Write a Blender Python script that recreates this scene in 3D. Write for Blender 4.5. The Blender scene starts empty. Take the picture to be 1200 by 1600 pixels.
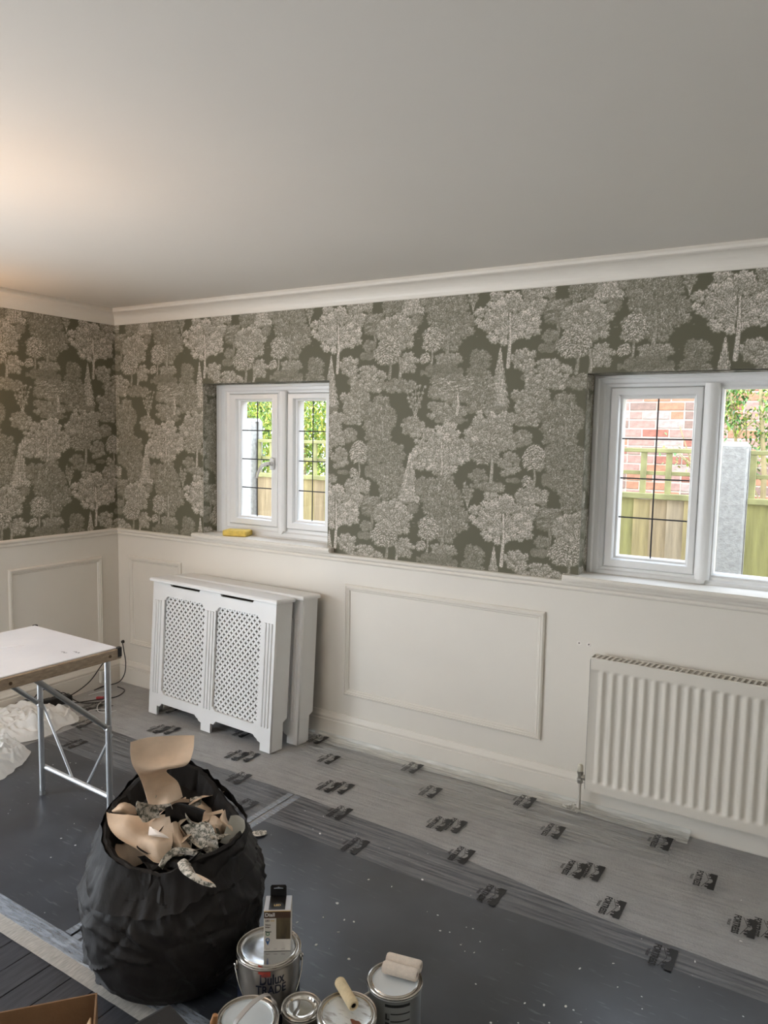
import bpy, bmesh, math, random
import numpy as np
from mathutils import Vector, Matrix, noise

SC = bpy.context.scene
COL = SC.collection
PI = math.pi

# ---------------------------------------------------------------- camera
cam_d = bpy.data.cameras.new('camera')
cam = bpy.data.objects.new('camera', cam_d)
COL.objects.link(cam)
CAM = Vector((3.9694, -3.2348, 1.6211))
YAW, PITCH, ROLL, FPX = .5470, -.0992, .0190, 1183.0
_cy, _sy, _cp, _sp = math.cos(YAW), math.sin(YAW), math.cos(PITCH), math.sin(PITCH)
_f = Vector((-_sy * _cp, _cy * _cp, _sp)); _r = Vector((_cy, _sy, 0)); _u = _r.cross(_f)
CR = _r * math.cos(ROLL) + _u * math.sin(ROLL)
CU = -_r * math.sin(ROLL) + _u * math.cos(ROLL)
CF = _f
cam.matrix_world = Matrix(((CR.x, CU.x, -CF.x, CAM.x), (CR.y, CU.y, -CF.y, CAM.y), (CR.z, CU.z, -CF.z, CAM.z), (0, 0, 0, 1)))
cam_d.sensor_fit = 'HORIZONTAL'
cam_d.sensor_width = 36.0
cam_d.lens = FPX / 1200 * 36.0
cam_d.clip_start = .02
SC.camera = cam


def U(px, py, ax, val):
    """the point of the plane axis = val that stands at a pixel of the 1200 x 1600 photograph"""
    d = CF + CR * ((px - 600) / FPX) - CU * ((py - 800) / FPX)
    return CAM + d * ((val - CAM[ax]) / d[ax])


# ---------------------------------------------------------------- world and light
W = bpy.data.worlds.new('overcast_sky'); SC.world = W; W.use_nodes = True
nt = W.node_tree; bg = nt.nodes['Background']
tc = nt.nodes.new('ShaderNodeTexCoord'); sp = nt.nodes.new('ShaderNodeSeparateXYZ'); rp = nt.nodes.new('ShaderNodeValToRGB')
nt.links.new(tc.outputs['Generated'], sp.inputs[0]); nt.links.new(sp.outputs['Z'], rp.inputs['Fac']); nt.links.new(rp.outputs['Color'], bg.inputs['Color'])
rp.color_ramp.elements[0].position = 0.0; rp.color_ramp.elements[0].color = (.80, .86, .92, 1)
rp.color_ramp.elements[1].position = 1.0; rp.color_ramp.elements[1].color = (.62, .74, .92, 1)
bg.inputs['Strength'].default_value = 8.0


def light(name, kind, loc, energy, color, size=.1, size_y=None, rot=None):
    d = bpy.data.lights.new(name, kind); d.energy = energy; d.color = color
    if kind == 'AREA':
        d.size = size
        if size_y: d.shape = 'RECTANGLE'; d.size_y = size_y
    elif kind == 'SUN': d.angle = size
    else: d.shadow_soft_size = size
    o = bpy.data.objects.new(name, d); o.location = loc
    if rot: o.rotation_euler = rot
    COL.objects.link(o); return o


# soft sun through thin cloud, lights the garden
light('sun', 'SUN', (3, -2, 6), 1.8, (1, .96, .88), .6, rot=(math.radians(42), 0, math.radians(-25)))
# daylight of the sky coming in at the patio doors in the side wall; the lamp in the unseen front bay is an added fill
light('patio_daylight', 'AREA', (-.12, -3.1, 1.1), 78, (.86, .93, 1), 2.1, 2.0, rot=(0, -PI / 2, 0))
light('bay_fill', 'AREA', (.8, -5.32, 1.35), 14, (.97, .96, 1), 1.25, 1.45, rot=(PI / 2, 0, 0))

vs = SC.view_settings
vs.view_transform = 'Standard'; vs.look = 'None'; vs.gamma = 1; vs.use_curve_mapping = False
vs.exposure = -0.02

# ---------------------------------------------------------------- helpers
MATS = {}


def mat(name, col, rough=.6, metal=0, noise_amt=0, noise_scale=8, bump=0, bump_scale=60, col2=None, spec=.5, trans=0, coat=0, stretch=None, thresh=None):
    if name in MATS: return MATS[name]
    m = bpy.data.materials.new(name); m.use_nodes = True; n = m.node_tree; b = n.nodes['Principled BSDF']
    b.inputs['Base Color'].default_value = (*col, 1); b.inputs['Roughness'].default_value = rough; b.inputs['Metallic'].default_value = metal
    b.inputs['Specular IOR Level'].default_value = spec
    if coat: b.inputs['Coat Weight'].default_value = coat; b.inputs['Coat Roughness'].default_value = .15
    if trans: b.inputs['Transmission Weight'].default_value = trans
    t = n.nodes.new('ShaderNodeTexCoord'); mp = n.nodes.new('ShaderNodeMapping'); n.links.new(t.outputs['Object'], mp.inputs[0])
    if stretch: mp.inputs['Scale'].default_value = stretch
    if noise_amt or col2:
        nz = n.nodes.new('ShaderNodeTexNoise'); nz.inputs['Scale'].default_value = noise_scale; nz.inputs['Detail'].default_value = 6
        n.links.new(mp.outputs[0], nz.inputs['Vector'])
        r = n.nodes.new('ShaderNodeValToRGB'); n.links.new(nz.outputs['Fac'], r.inputs['Fac'])
        c2 = col2 or tuple(c * (1 - noise_amt) for c in col); c1 = col if col2 else tuple(min(1, c * (1 + noise_amt)) for c in col)
        lo, hi = thresh or (.3, .7)
        r.color_ramp.elements[0].position = lo; r.color_ramp.elements[0].color = (*c2, 1)
        r.color_ramp.elements[1].position = hi; r.color_ramp.elements[1].color = (*c1, 1)
        n.links.new(r.outputs[0], b.inputs['Base Color'])
    if bump:
        nb = n.nodes.new('ShaderNodeTexNoise'); nb.inputs['Scale'].default_value = bump_scale; nb.inputs['Detail'].default_value = 4
        n.links.new(mp.outputs[0], nb.inputs['Vector'])
        bp = n.nodes.new('ShaderNodeBump'); bp.inputs['Strength'].default_value = bump; bp.inputs['Distance'].default_value = .01
        n.links.new(nb.outputs['Fac'], bp.inputs['Height']); n.links.new(bp.outputs[0], b.inputs['Normal'])
    MATS[name] = m; return m


def thin(name, col, alpha, rough=.3, bump=0, bump_scale=20, stretch=(1, 1, 1), alpha_noise=0):
    """thin clear or milky plastic: part see-through, part surface"""
    if name in MATS: return MATS[name]
    m = mat(name, col, rough, bump=bump, bump_scale=bump_scale, stretch=stretch)
    n = m.node_tree; b = n.nodes['Principled BSDF']; o = n.nodes['Material Output']
    tr = n.nodes.new('ShaderNodeBsdfTransparent'); mx = n.nodes.new('ShaderNodeMixShader'); mx.inputs[0].default_value = alpha
    n.links.new(tr.outputs[0], mx.inputs[1]); n.links.new(b.outputs[0], mx.inputs[2]); n.links.new(mx.outputs[0], o.inputs[0])
    if alpha_noise:
        nz = n.nodes.new('ShaderNodeTexNoise'); nz.inputs['Scale'].default_value = bump_scale; nz.inputs['Detail'].default_value = 5
        mp = [x for x in n.nodes if x.type == 'MAPPING'][0]; n.links.new(mp.outputs[0], nz.inputs['Vector'])
        mr = n.nodes.new('ShaderNodeMapRange'); mr.inputs['From Min'].default_value = .35; mr.inputs['From Max'].default_value = .7
        mr.inputs['To Min'].default_value = max(0, alpha - alpha_noise); mr.inputs['To Max'].default_value = min(1, alpha + alpha_noise)
        n.links.new(nz.outputs['Fac'], mr.inputs['Value']); n.links.new(mr.outputs[0], mx.inputs[0])
    return m


def obj(name, verts, faces, m, parent=None, smooth=False, mats=None, fmat=None):
    me = bpy.data.meshes.new(name); me.from_pydata([tuple(v) for v in verts], [], faces); me.update()
    o = bpy.data.objects.new(name, me); COL.objects.link(o)
    for q in (mats or [m]): me.materials.append(q)
    if fmat is not None: me.polygons.foreach_set('material_index', fmat)
    if smooth: me.polygons.foreach_set('use_smooth', [True] * len(me.polygons))
    if parent: o.parent = parent
    return o


class G:
    """collects shapes for one mesh"""
    def __init__(s): s.v = []; s.f = []; s.m = []; s.cur = 0
    def add(s, v, f, M=None):
        k = len(s.v)
        for p in v:
            p = Vector(p)
            s.v.append(M @ p if M else p)
        for q in f: s.f.append([i + k for i in q]); s.m.append(s.cur)
        return s
    def box(s, x0, x1, y0, y1, z0, z1, M=None):
        v = [(x, y, z) for z in (z0, z1) for y in (y0, y1) for x in (x0, x1)]
        return s.add(v, [(0, 2, 3, 1), (4, 5, 7, 6), (0, 1, 5, 4), (2, 6, 7, 3), (0, 4, 6, 2), (1, 3, 7, 5)], M)
    def bbox(s, x0, x1, y0, y1, z0, z1, b=.003, M=None):
        """box with chamfered edges"""
        v = []; f = []
        cs = [(x0, y0, z0), (x1, y0, z0), (x0, y1, z0), (x1, y1, z0), (x0, y0, z1), (x1, y0, z1), (x0, y1, z1), (x1, y1, z1)]
        for i, c in enumerate(cs):
            sx = 1 if i & 1 == 0 else -1; sy = 1 if i & 2 == 0 else -1; sz = 1 if i & 4 == 0 else -1
            v += [(c[0], c[1] + sy * b, c[2] + sz * b), (c[0] + sx * b, c[1], c[2] + sz * b), (c[0] + sx * b, c[1] + sy * b, c[2])]
        X = lambda i: 3 * i; Y = lambda i: 3 * i + 1; Z = lambda i: 3 * i + 2
        f += [(X(0), X(4), X(6), X(2)), (X(1), X(3), X(7), X(5)), (Y(0), Y(1), Y(5), Y(4)), (Y(2), Y(6), Y(7), Y(3)), (Z(0), Z(2), Z(3), Z(1)), (Z(4), Z(5), Z(7), Z(6))]
        for a, c in ((0, 1), (2, 3), (4, 5), (6, 7)): f.append((Y(a), Z(a), Z(c), Y(c)))
        for a, c in ((0, 2), (1, 3), (4, 6), (5, 7)): f.append((X(a), Z(a), Z(c), X(c)))
        for a, c in ((0, 4), (1, 5), (2, 6), (3, 7)): f.append((X(a), Y(a), Y(c), X(c)))
        for i in range(8): f.append((X(i), Y(i), Z(i)))
        return s.add(v, f, M)
    def tube(s, pts, r, n=10, cap=True, M=None):
        pts = [Vector(p) for p in pts]; v = []; f = []; up = None
        rs = r if isinstance(r, (list, tuple)) else [r] * len(pts)
        for i, p in enumerate(pts):
            t = (pts[min(i + 1, len(pts) - 1)] - pts[max(i - 1, 0)])
            t = t.normalized() if t.length > 1e-9 else Vector((0, 0, 1))
            if up is None: up = t.orthogonal().normalized()
            up = (up - t * up.dot(t)); up = up.normalized() if up.length > 1e-6 else t.orthogonal().normalized()
            w = t.cross(up)
            for k in range(n):
                a = 2 * PI * k / n; v.append(p + (up * math.cos(a) + w * math.sin(a)) * rs[i])
        for i in range(len(pts) - 1):
            for k in range(n): f.append((i * n + k, i * n + (k + 1) % n, (i + 1) * n + (k + 1) % n, (i + 1) * n + k))
        if cap: f.append(tuple(range(n))[::-1]); f.append(tuple(range((len(pts) - 1) * n, len(pts) * n)))
        return s.add(v, f, M)
    def lathe(s, prof, n=48, c=(0, 0, 0), M=None, closed=False):
        v = []; f = []; m = len(prof)
        for k in range(n):
            a = 2 * PI * k / n
            for r, z in prof: v.append((c[0] + r * math.cos(a), c[1] + r * math.sin(a), c[2] + z))
        for k in range(n):
            for j in range(m if closed else m - 1):
                j2 = (j + 1) % m
                f.append((k * m + j, ((k + 1) % n) * m + j, ((k + 1) % n) * m + j2, k * m + j2))
        return s.add(v, f, M)
    def extr(s, prof, axis, a, b, M=None):
        """closed outline (list of 2D) swept along an axis: axis 0 -> (x, p, q); 1 -> (p, y, q)"""
        n = len(prof); v = []
        for t in (a, b):
            for p, q in prof: v.append((t, p, q) if axis == 0 else ((p, t, q) if axis == 1 else (p, q, t)))
        f = [(i, (i + 1) % n, n + (i + 1) % n, n + i) for i in range(n)] + [tuple(range(n))[::-1], tuple(range(n, 2 * n))]
        return s.add(v, f, M)
    def obj(s, name, m, parent=None, smooth=False, mats=None):
        o = obj(name, s.v, s.f, m, parent, smooth, mats, s.m if mats else None)
        bm = bmesh.new(); bm.from_mesh(o.data); bmesh.ops.recalc_face_normals(bm, faces=bm.faces); bm.to_mesh(o.data); bm.free()
        if smooth: auto_smooth(o)
        return o


def auto_smooth(o, deg=35):
    """sharp edges where faces meet at more than deg"""
    me = o.data; bm = bmesh.new(); bm.from_mesh(me)
    for e in bm.edges:
        if len(e.link_faces) == 2 and e.calc_face_angle(0) > math.radians(deg): e.smooth = False
    for fc in bm.faces: fc.smooth = True
    bm.to_mesh(me); bm.free()


def tag(o, label=None, cat=None, group=None, kind=None):
    if label: o['label'] = label
    if cat: o['category'] = cat
    if group: o['group'] = group
    if kind: o['kind'] = kind
    return o


def thing(name, label, cat, loc=(0, 0, 0), rz=0, group=None):
    o = bpy.data.objects.new(name, None); COL.objects.link(o); o.location = loc; o.rotation_euler = (0, 0, rz); o.empty_display_size = .05
    return tag(o, label, cat, group)


def struct(o): o['kind'] = 'structure'; return o


def poly2d(name, outlines, depth, m, parent=None, bevel=0):
    """flat plate with holes: outlines in (x, y), thickness along z; made with a filled curve turned to mesh"""
    cu = bpy.data.curves.new(name, 'CURVE'); cu.dimensions = '2D'; cu.fill_mode = 'BOTH'; cu.extrude = depth / 2
    for ol in outlines:
        s = cu.splines.new('POLY'); s.points.add(len(ol) - 1); s.use_cyclic_u = True
        for i, p in enumerate(ol): s.points[i].co = (p[0], p[1], 0, 1)
    return curve_mesh(name, cu, m, parent)


def curve_mesh(name, cu, m, parent=None):
    t = bpy.data.objects.new('tmp', cu); COL.objects.link(t)
    dg = bpy.context.evaluated_depsgraph_get(); me = bpy.data.meshes.new_from_object(t.evaluated_get(dg)); me.name = name
    bpy.data.objects.remove(t); bpy.data.curves.remove(cu)
    me.materials.clear(); me.materials.append(m)
    o = bpy.data.objects.new(name, me); COL.objects.link(o)
    if parent: o.parent = parent
    return o


_txt = {}


def text_mesh(s, size=.1, extrude=0, bold=0, align='CENTER'):
    k = (s, size, extrude, bold, align)
    if k not in _txt:
        cu = bpy.data.curves.new('lettering', 'FONT'); cu.body = s; cu.size = size; cu.extrude = extrude; cu.offset = bold; cu.align_x = align; cu.align_y = 'CENTER'; cu.resolution_u = 3
        t = bpy.data.objects.new('tmp', cu); COL.objects.link(t)
        dg = bpy.context.evaluated_depsgraph_get(); me = bpy.data.meshes.new_from_object(t.evaluated_get(dg))
        _txt[k] = ([v.co.copy() for v in me.vertices], [tuple(p.vertices) for p in me.polygons])
        bpy.data.objects.remove(t); bpy.data.curves.remove(cu); bpy.data.meshes.remove(me)
    return _txt[k]


def apply_fn(o, fn):
    for v in o.data.vertices: v.co = fn(v.co)


# ---------------------------------------------------------------- materials
WHITE = mat('white_satin_paint', (.76, .715, .64), .42, noise_amt=.02, noise_scale=3, bump=.02, bump_scale=90)
CEIL = mat('white_emulsion', (.70, .66, .60), .85, noise_amt=.015, noise_scale=2)
UPVC = mat('white_window_plastic', (.80, .80, .79), .28, noise_amt=.01)
COVERW = mat('white_primed_board', (.80, .80, .79), .45, noise_amt=.02, noise_scale=5)
RADW = mat('white_radiator_enamel', (.70, .655, .58), .3)
DARK = mat('dark_gap', (.02, .02, .02), .8)
BLACKP = mat('black_plastic', (.015, .015, .015), .4)
LEAD = mat('lead_strip', (.03, .03, .035), .5, metal=.3)
ALU = mat('aluminium_tube', (.55, .56, .57), .35, metal=.85)
STEEL = mat('tin_plate', (.62, .60, .57), .22, metal=1)

# ================================================================ the room shell
ZC, ZD, ZCEIL = 2.28, 1.006, 2.372
W1 = (.755, 1.655); W2 = (3.0, 3.96); WZ = (1.008, 1.905)
g = G()
g.box(-.28, W1[0], 0, .28, -.3, ZCEIL); g.box(W1[0], W1[1], 0, .28, -.3, WZ[0]); g.box(W1[0], W1[1], 0, .28, WZ[1], ZCEIL)
g.box(W1[1], W2[0], 0, .28, -.3, ZCEIL); g.box(W2[0], W2[1], 0, .28, -.3, WZ[0]); g.box(W2[0], W2[1], 0, .28, WZ[1], ZCEIL)
g.box(W2[1], 5.45, 0, .28, -.3, ZCEIL)
wall_back = struct(g.obj('wall_back', WHITE))
g = G(); g.box(-.28, 0, -2.05, 0, -.3, ZCEIL); g.box(-.28, 0, -4.15, -2.05, 2.1, ZCEIL); g.box(-.28, 0, -5.45, -4.15, -.3, ZCEIL); g.box(-.28, 0, -4.15, -2.05, -.3, -.001)
wall_left = struct(g.obj('wall_left', WHITE))
g = G(); g.box(0, .15, -5.45, -5.2, -.3, ZCEIL); g.box(.15, 1.45, -5.45, -5.2, -.3, .6); g.box(.15, 1.45, -5.45, -5.2, 2.1, ZCEIL); g.box(1.45, 5.45, -5.45, -5.2, -.3, ZCEIL)
wall_front = struct(g.obj('wall_front', WHITE))
g = G(); g.box(5.2, 5.45, -5.2, 0, -.3, ZCEIL)
wall_right = struct(g.obj('wall_right', WHITE))
ceiling = struct(G().box(-.28, 5.45, -5.45, .28, ZCEIL, ZCEIL + .2).obj('ceiling', CEIL))
FLOORB = mat('dark_stained_floorboard', (.045, .045, .052), .5, noise_amt=.35, noise_scale=14, bump=.1, bump_scale=50, stretch=(6, .6, 1))
floor = struct(G().box(-.28, 5.45, -5.45, .28, -.3, -.02).obj('floor', mat('subfloor', (.03, .03, .03), .8)))
rnd = random.Random(4)
base = None
for i in range(52):                                   # the boards of the floor, one by one; joints staggered
    x0 = .002 + i * .1; cuts = [-5.2] + sorted(-5.2 + .6 + rnd.random() * .8 + k * 1.75 for k in range(3)) + [0]
    for a, b in zip(cuts[:-1], cuts[1:]):
        p = G().bbox(0, .0975, 0, b - a - .002, -.02, 0, .0012).obj('floorboard', FLOORB, floor); p.location = (x0, a + .001, rnd.uniform(-.0006, 0))


def strip_profile(name, prof, m=WHITE):
    """a moulding with one outline, run along the back, side, front and far walls"""
    g = G(); g.extr([(-a, z) for a, z in prof], 0, 0, 5.2); struct(g.obj(name + '_back', m))
    g = G()
    for a, b in (((-5.2, -4.2), (-2.0, 0)) if prof[0][1] < 1.5 else ((-5.2, 0),)): g.extr([(x, z) for x, z in prof], 1, a, b)
    struct(g.obj(name + '_left', m))
    g = G(); g.extr([(5.2 - x, z) for x, z in prof], 1, -5.2, 0); struct(g.obj(name + '_right', m))


strip_profile('baseboard', [(0, 0), (.02, 0), (.02, .104), (.0165, .107), (.0165, .113), (.019, .117), (.0185, .122), (.012, .131), (.0085, .139), (.006, .145), (0, .147)])
strip_profile('trim_dado', [(0, .966), (.007, .966), (.0115, .970), (.0125, .976), (.010, .981), (.0085, .984), (.013, .987), (.0175, .993), (.018, .999), (.0155, 1.004), (.010, 1.007), (0, 1.008)])
cove = [(0, ZC), (.006, ZC), (.0085, ZC + .004)] + [(.0085 + .060 * (1 - math.cos(t * PI / 2)) , ZC + .004 + .060 * math.sin(t * PI / 2)) for t in [k / 8 for k in range(1, 9)]] + [(.0735, ZC + .066), (.078, ZC + .069), (.0785, ZC + .079), (.0735, ZCEIL), (0, ZCEIL)]
strip_profile('trim_cornice', cove)


def ring(g, o, i, prof, axis='y', base=0, sign=1):
    """mitred frame: outer rectangle o to inner rectangle i = (x0, x1, z0, z1); prof = [(t 0..1, depth)]"""
    v = []; n = len(prof)
    for t, d in prof:
        r = [o[k] + (i[k] - o[k]) * t for k in range(4)]
        for x, z in ((r[0], r[2]), (r[1], r[2]), (r[1], r[3]), (r[0], r[3])):
            v.append((x, base + d * sign, z) if axis == 'y' else (base + d * sign, x, z))
    f = [(k * 4 + c, k * 4 + (c + 1) % 4, (k + 1) * 4 + (c + 1) % 4, (k + 1) * 4 + c) for k in range(n - 1) for c in range(4)]
    g.add(v, f)


PM = [(0, 0), (.02, .009), (.22, .014), (.34, .014), (.38, .010), (.5, .010), (.56, .012), (.74, .007), (.86, .007), (.92, .004), (1, 0)]


def panel(x0, x1, z0, z1, wall, w=.034, axis='y', sign=-1):
    g = G(); ring(g, (x0, x1, z0, z1), (x0 + w, x1 - w, z0 + w, z1 - w), PM, axis, 0, sign)
    g.obj('panel_moulding', WHITE, wall)


panel(1.772, 2.861, .257, .852, wall_back); panel(.105, .573, .262, .838, wall_back)
panel(4.3, 5.05, .257, .852, wall_back)
panel(-.757, -.130, .262, .838, wall_left, axis='x', sign=1); panel(-1.9, -.98, .262, .838, wall_left, axis='x', sign=1)
# two screw holes with bare filler by the radiator
for sx in (3.017, 3.060):
    M = Matrix.Translation((sx, 0, .734)) @ Matrix.Rotation(PI / 2, 4, 'X')
    G().lathe([(0, .0012), (.0028, .0012), (.003, 0)], 10, M=M).obj('screw_hole', DARK, wall_back)
    G().lathe([(.0032, .0006), (.008, .0012), (.011, 0)], 14, M=M).obj('filler_ring', mat('filler', (.85, .8, .74), .9), wall_back)

# ---------------------------------------------------------------- toile wallpaper
MOTIFS = [
 ('hum',2.308,1.929,0.237,0.047,0.3),('hum',1.887,2.019,0.106,0.042,0.3),('hum',2.532,1.757,0.246,0.051,0.35),('hum',2.357,1.703,0.177,0.037,0.35),
 ('hum',2.745,1.894,0.105,0.029,0.3),('hum',2.851,1.444,0.072,0.069,0.35),('hum',2.568,1.402,0.156,0.046,0.35),('hum',2.683,1.433,0.075,0.025,0.3),
 ('hatch',2.337,2.147,0.257,0.247,0.62),('trunk',2.33,2.083,0.047,0.171,0.6),('bush',2.338,1.984,0.153,0.067,0.65),('palm',2.253,2.084,0.117,0.125,1.0),
 ('trunk',2.248,2.001,0.019,0.094,0.6),('palm',2.216,1.997,0.048,0.052,1.0),('bush',2.303,1.945,0.202,0.047,0.4),('wind',1.913,2.175,0.125,0.114,0.5),
 ('trunk',1.926,2.09,0.026,0.077,0.5),('bush',1.893,2.069,0.066,0.057,0.5),('oak',2.049,2.127,0.222,0.183,0.85),('palm',1.998,2.026,0.155,0.109,0.95),
 ('clump',2.122,1.979,0.115,0.108,0.75),('trunk',2.017,1.95,0.045,0.087,0.5),('trunk',2.074,1.938,0.044,0.129,0.65),('bush',2.065,1.867,0.204,0.076,0.55),
 ('bush',2.71,1.972,0.126,0.103,0.85),('bush',2.817,1.902,0.229,0.146,0.8),('dome',2.495,1.91,0.124,0.254,0.5),('fir',2.598,1.9,0.082,0.256,0.9),
 ('dome',2.497,1.829,0.18,0.174,0.6),('bush',2.333,1.744,0.213,0.111,0.65),('wind',2.349,1.855,0.229,0.141,0.7),('trunk',2.391,1.778,0.035,0.094,0.85),
 ('shrub',2.165,1.801,0.118,0.182,0.7),('bush',2.154,1.675,0.14,0.103,0.65),('bush',2.746,1.8,0.18,0.136,0.75),('bush',2.737,1.71,0.144,0.075,0.75),
 ('hatch',2.892,1.705,0.205,0.238,0.6),('trunk',2.914,1.64,0.03,0.106,0.55),('oak',2.633,2.162,0.326,0.241,0.95),('trunk',2.639,2.06,0.034,0.237,0.95),
 ('oak',2.3,1.56,0.312,0.25,0.9),('trunk',2.313,1.488,0.026,0.214,0.9),('oak',2.561,1.646,0.25,0.214,0.85),('palm',2.535,1.549,0.146,0.103,0.75),
 ('trunk',2.572,1.485,0.044,0.17,0.65),('clump',2.658,1.508,0.117,0.117,0.7),('bush',2.508,1.446,0.096,0.068,0.55),('bush',2.574,1.397,0.145,0.046,0.6),
 ('clump',2.719,1.626,0.085,0.084,0.6),('dome',2.86,1.542,0.066,0.147,0.5),('palm',2.776,1.538,0.107,0.125,1.0),('trunk',2.779,1.445,0.021,0.08,0.6),
 ('palm',2.746,1.433,0.046,0.047,1.0),('bush',2.77,1.369,0.168,0.091,0.8),('dome',2.002,1.505,0.222,0.234,0.55),('dome',2.057,1.401,0.22,0.2,0.6),
 ('fir',2.142,1.423,0.104,0.238,0.85),('bush',2.208,1.384,0.069,0.104,0.6),('clump',2.165,1.275,0.055,0.055,0.5),('hatch',2.317,1.344,0.21,0.205,0.6),
 ('shrub',2.457,1.363,0.069,0.137,0.65),
]
TW,TH=.935,.905
def make_tile(res=.0015,seed=5):
    rng=np.random.RandomState(seed)
    nx,ny=int(TW/res),int(TH/res)
    ink=np.zeros((ny,nx))
    hf=rng.rand(ny,nx)
    hf=(hf+np.roll(hf,1,0)+np.roll(hf,1,1)+np.roll(np.roll(hf,1,0),1,1))/4
    hf=(hf-.5)*3.2+.5
    lf=sum(np.cos(2*np.pi*(rng.randint(-9,10)*np.arange(nx)[None]/nx+rng.randint(-9,10)*np.arange(ny)[:,None]/ny)+rng.rand()*6) for _ in range(14))/14
    def win(cx,cy,w,h):
        i0,i1=int((cx-w)/res),int((cx+w)/res)+2;j0,j1=int((cy-h)/res),int((cy+h)/res)+2
        I=np.arange(i0,i1);J=np.arange(j0,j1)
        X=(I*res-cx)[None,:]+0*J[:,None];Y=(J*res-cy)[:,None]+0*I[None,:]
        return np.ix_(J%ny,I%nx),X,Y
    def put(idx,m,v):
        a=ink[idx];a[m]=(v if np.isscalar(v) else v[m]);ink[idx]=a
    def clump(cx,cy,r,b,tex=.3,asp=.8):
        idx,X,Y=win(cx,cy,r*1.3,r*1.3)
        a=np.arctan2(Y/asp,X);d=np.hypot(X,Y/asp)
        k=rng.randint(5,9);k2=rng.randint(11,17);rr=r*(.86+.16*np.sin(k*a+rng.rand()*6)+.13*np.abs(np.sin(k2*a/2+rng.rand()*6)))
        put(idx,d<rr+.002,.04+b*.09)
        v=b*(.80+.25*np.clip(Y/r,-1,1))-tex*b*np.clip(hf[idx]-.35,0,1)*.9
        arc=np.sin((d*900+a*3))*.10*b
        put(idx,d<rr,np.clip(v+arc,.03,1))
    def line(pts,w0,w1,v,outline=True):
        P=[]
        for s in range(len(pts)-1):
            n=max(2,int(math.hypot(pts[s+1][0]-pts[s][0],pts[s+1][1]-pts[s][1])/res))
            for t in range(n):P.append((pts[s][0]+(pts[s+1][0]-pts[s][0])*t/n,pts[s][1]+(pts[s+1][1]-pts[s][1])*t/n))
        for ps in ((1,0) if outline else (0,)):
            for q,(x,y) in enumerate(P):
                w=w0+(w1-w0)*q/len(P)+ps*.002
                idx,X,Y=win(x,y,w,w)
                put(idx,X*X+Y*Y<w*w,(.08 if ps else v))
    def crown(cx,cz,w,h,b,n,rs,tex=.3):
        C=[]
        for q in range(n*6):
            x,y=rng.uniform(-1,1,2)
            if x*x+y*y<1+.3*math.sin(5*math.atan2(y,x)+cx*9):
                if all((x-p[0])**2+(y-p[1])**2>1.0/n for p in C):C.append((x,y))
        C.sort(key=lambda p:rng.rand()*.5-p[1]*.3)
        for x,y in C:
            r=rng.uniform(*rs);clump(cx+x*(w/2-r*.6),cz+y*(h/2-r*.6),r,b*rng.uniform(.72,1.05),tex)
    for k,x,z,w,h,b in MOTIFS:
        if k=='hum':
            idx,X,Y=win(x,z,w/2,h/2);m=(X/(w/2))**2+(Y/(h/2))**2<1+.25*np.sin(X*150)
            put(idx,m,b*(.85+.3*np.sin(Y*1900+X*60)))
        elif k=='hatch':
            crown(x,z,w,h,b*1.12,int(w*h*1100)+8,(.014,.026),1.05)
            for q in range(60):
                a=rng.rand()*6.28;r=math.sqrt(rng.rand())*.42;px,pz=x+w*r*math.cos(a),z+h*r*math.sin(a)
                L=rng.uniform(.012,.03);t=math.radians(90+(px-x)/w*70+rng.uniform(-25,25))
                line([(px,pz),(px+L*math.cos(t),pz+L*math.sin(t))],.0012,.0008,b*1.35 if q%2 else .1,False)
        elif k=='dome':
            crown(x,z,w,h,b*1.2,int(w*h*1500)+10,(.012,.022),1.3)
        elif k=='oak':
            crown(x,z,w*1.05,h*1.05,b*1.08,int(w*h*800)+8,(.015,.026),.55)
            for q in range(7):
                a=math.radians(25+q*21+rng.uniform(-8,8));L=rng.uniform(.28,.42)
                p0=(x+rng.uniform(-.004,.004),z-h*.22);p1=(x+w*L*.5*math.cos(a),z-h*.22+h*L*.8*math.sin(a));p2=(x+w*L*math.cos(a)*1.05,z-h*.1+h*L*.9*math.sin(a))
                line([p0,p1,p2],.0024,.001,b*.95)
        elif k=='bush':
            crown(x,z,w,h,b*1.1,int(w*h*1300)+6,(.011,.019),.5)
        elif k=='clump':
            crown(x,z,w,h,b*1.1,12,(.013,.022),.5)
        elif k=='trunk':
            ww=min(w*.3,.0085);line([(x,z+h/2),(x+.004,z),(x-.002,z-h/2)],ww*.6,ww,b*.9)
            for q in range(3):line([(x+rng.uniform(-.5,.5)*ww,z+h/2),(x+rng.uniform(-.7,.7)*ww,z-h/2)],.0007,.0007,b*.4,False)
        elif k=='palm':
            crown(x,z,w,h,b*.8,int(w*h*2600)+6,(.009,.014),.4)
            for q in range(int(w*h*9000)+10):
                px,pz=rng.uniform(-1,1,2)
                if px*px+pz*pz>1: continue
                xx,zz=x+px*w*.48,z+pz*h*.46;s=1 if px>0 else -1
                line([(xx-s*.006,zz+.004),(xx+s*.004,zz+.001),(xx+s*.009,zz-.007)],.0028,.0014,b*rng.uniform(.85,1.08))
        elif k=='fir':
            for r in range(15):
                t=(r+.8)/15;ww=w*.72*t*(1 if r%2 else .82);zz=z+h/2-h*t
                idx,X,Y=win(x,zz,ww,.014);put(idx,(np.abs(X)<ww*(.5-Y/.028*.5)),.1+b*.2)
                n=max(2,int(ww/.0065))
                for q in range(-n,n+1):
                    a=q/n;line([(x+a*ww*.8,zz+.013-abs(a)*.006),(x+a*ww+rng.uniform(-.002,.002),zz-.006-abs(a)*.008)],.0024,.001,b*rng.uniform(.6,1.05),False)
        elif k=='wind':
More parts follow.
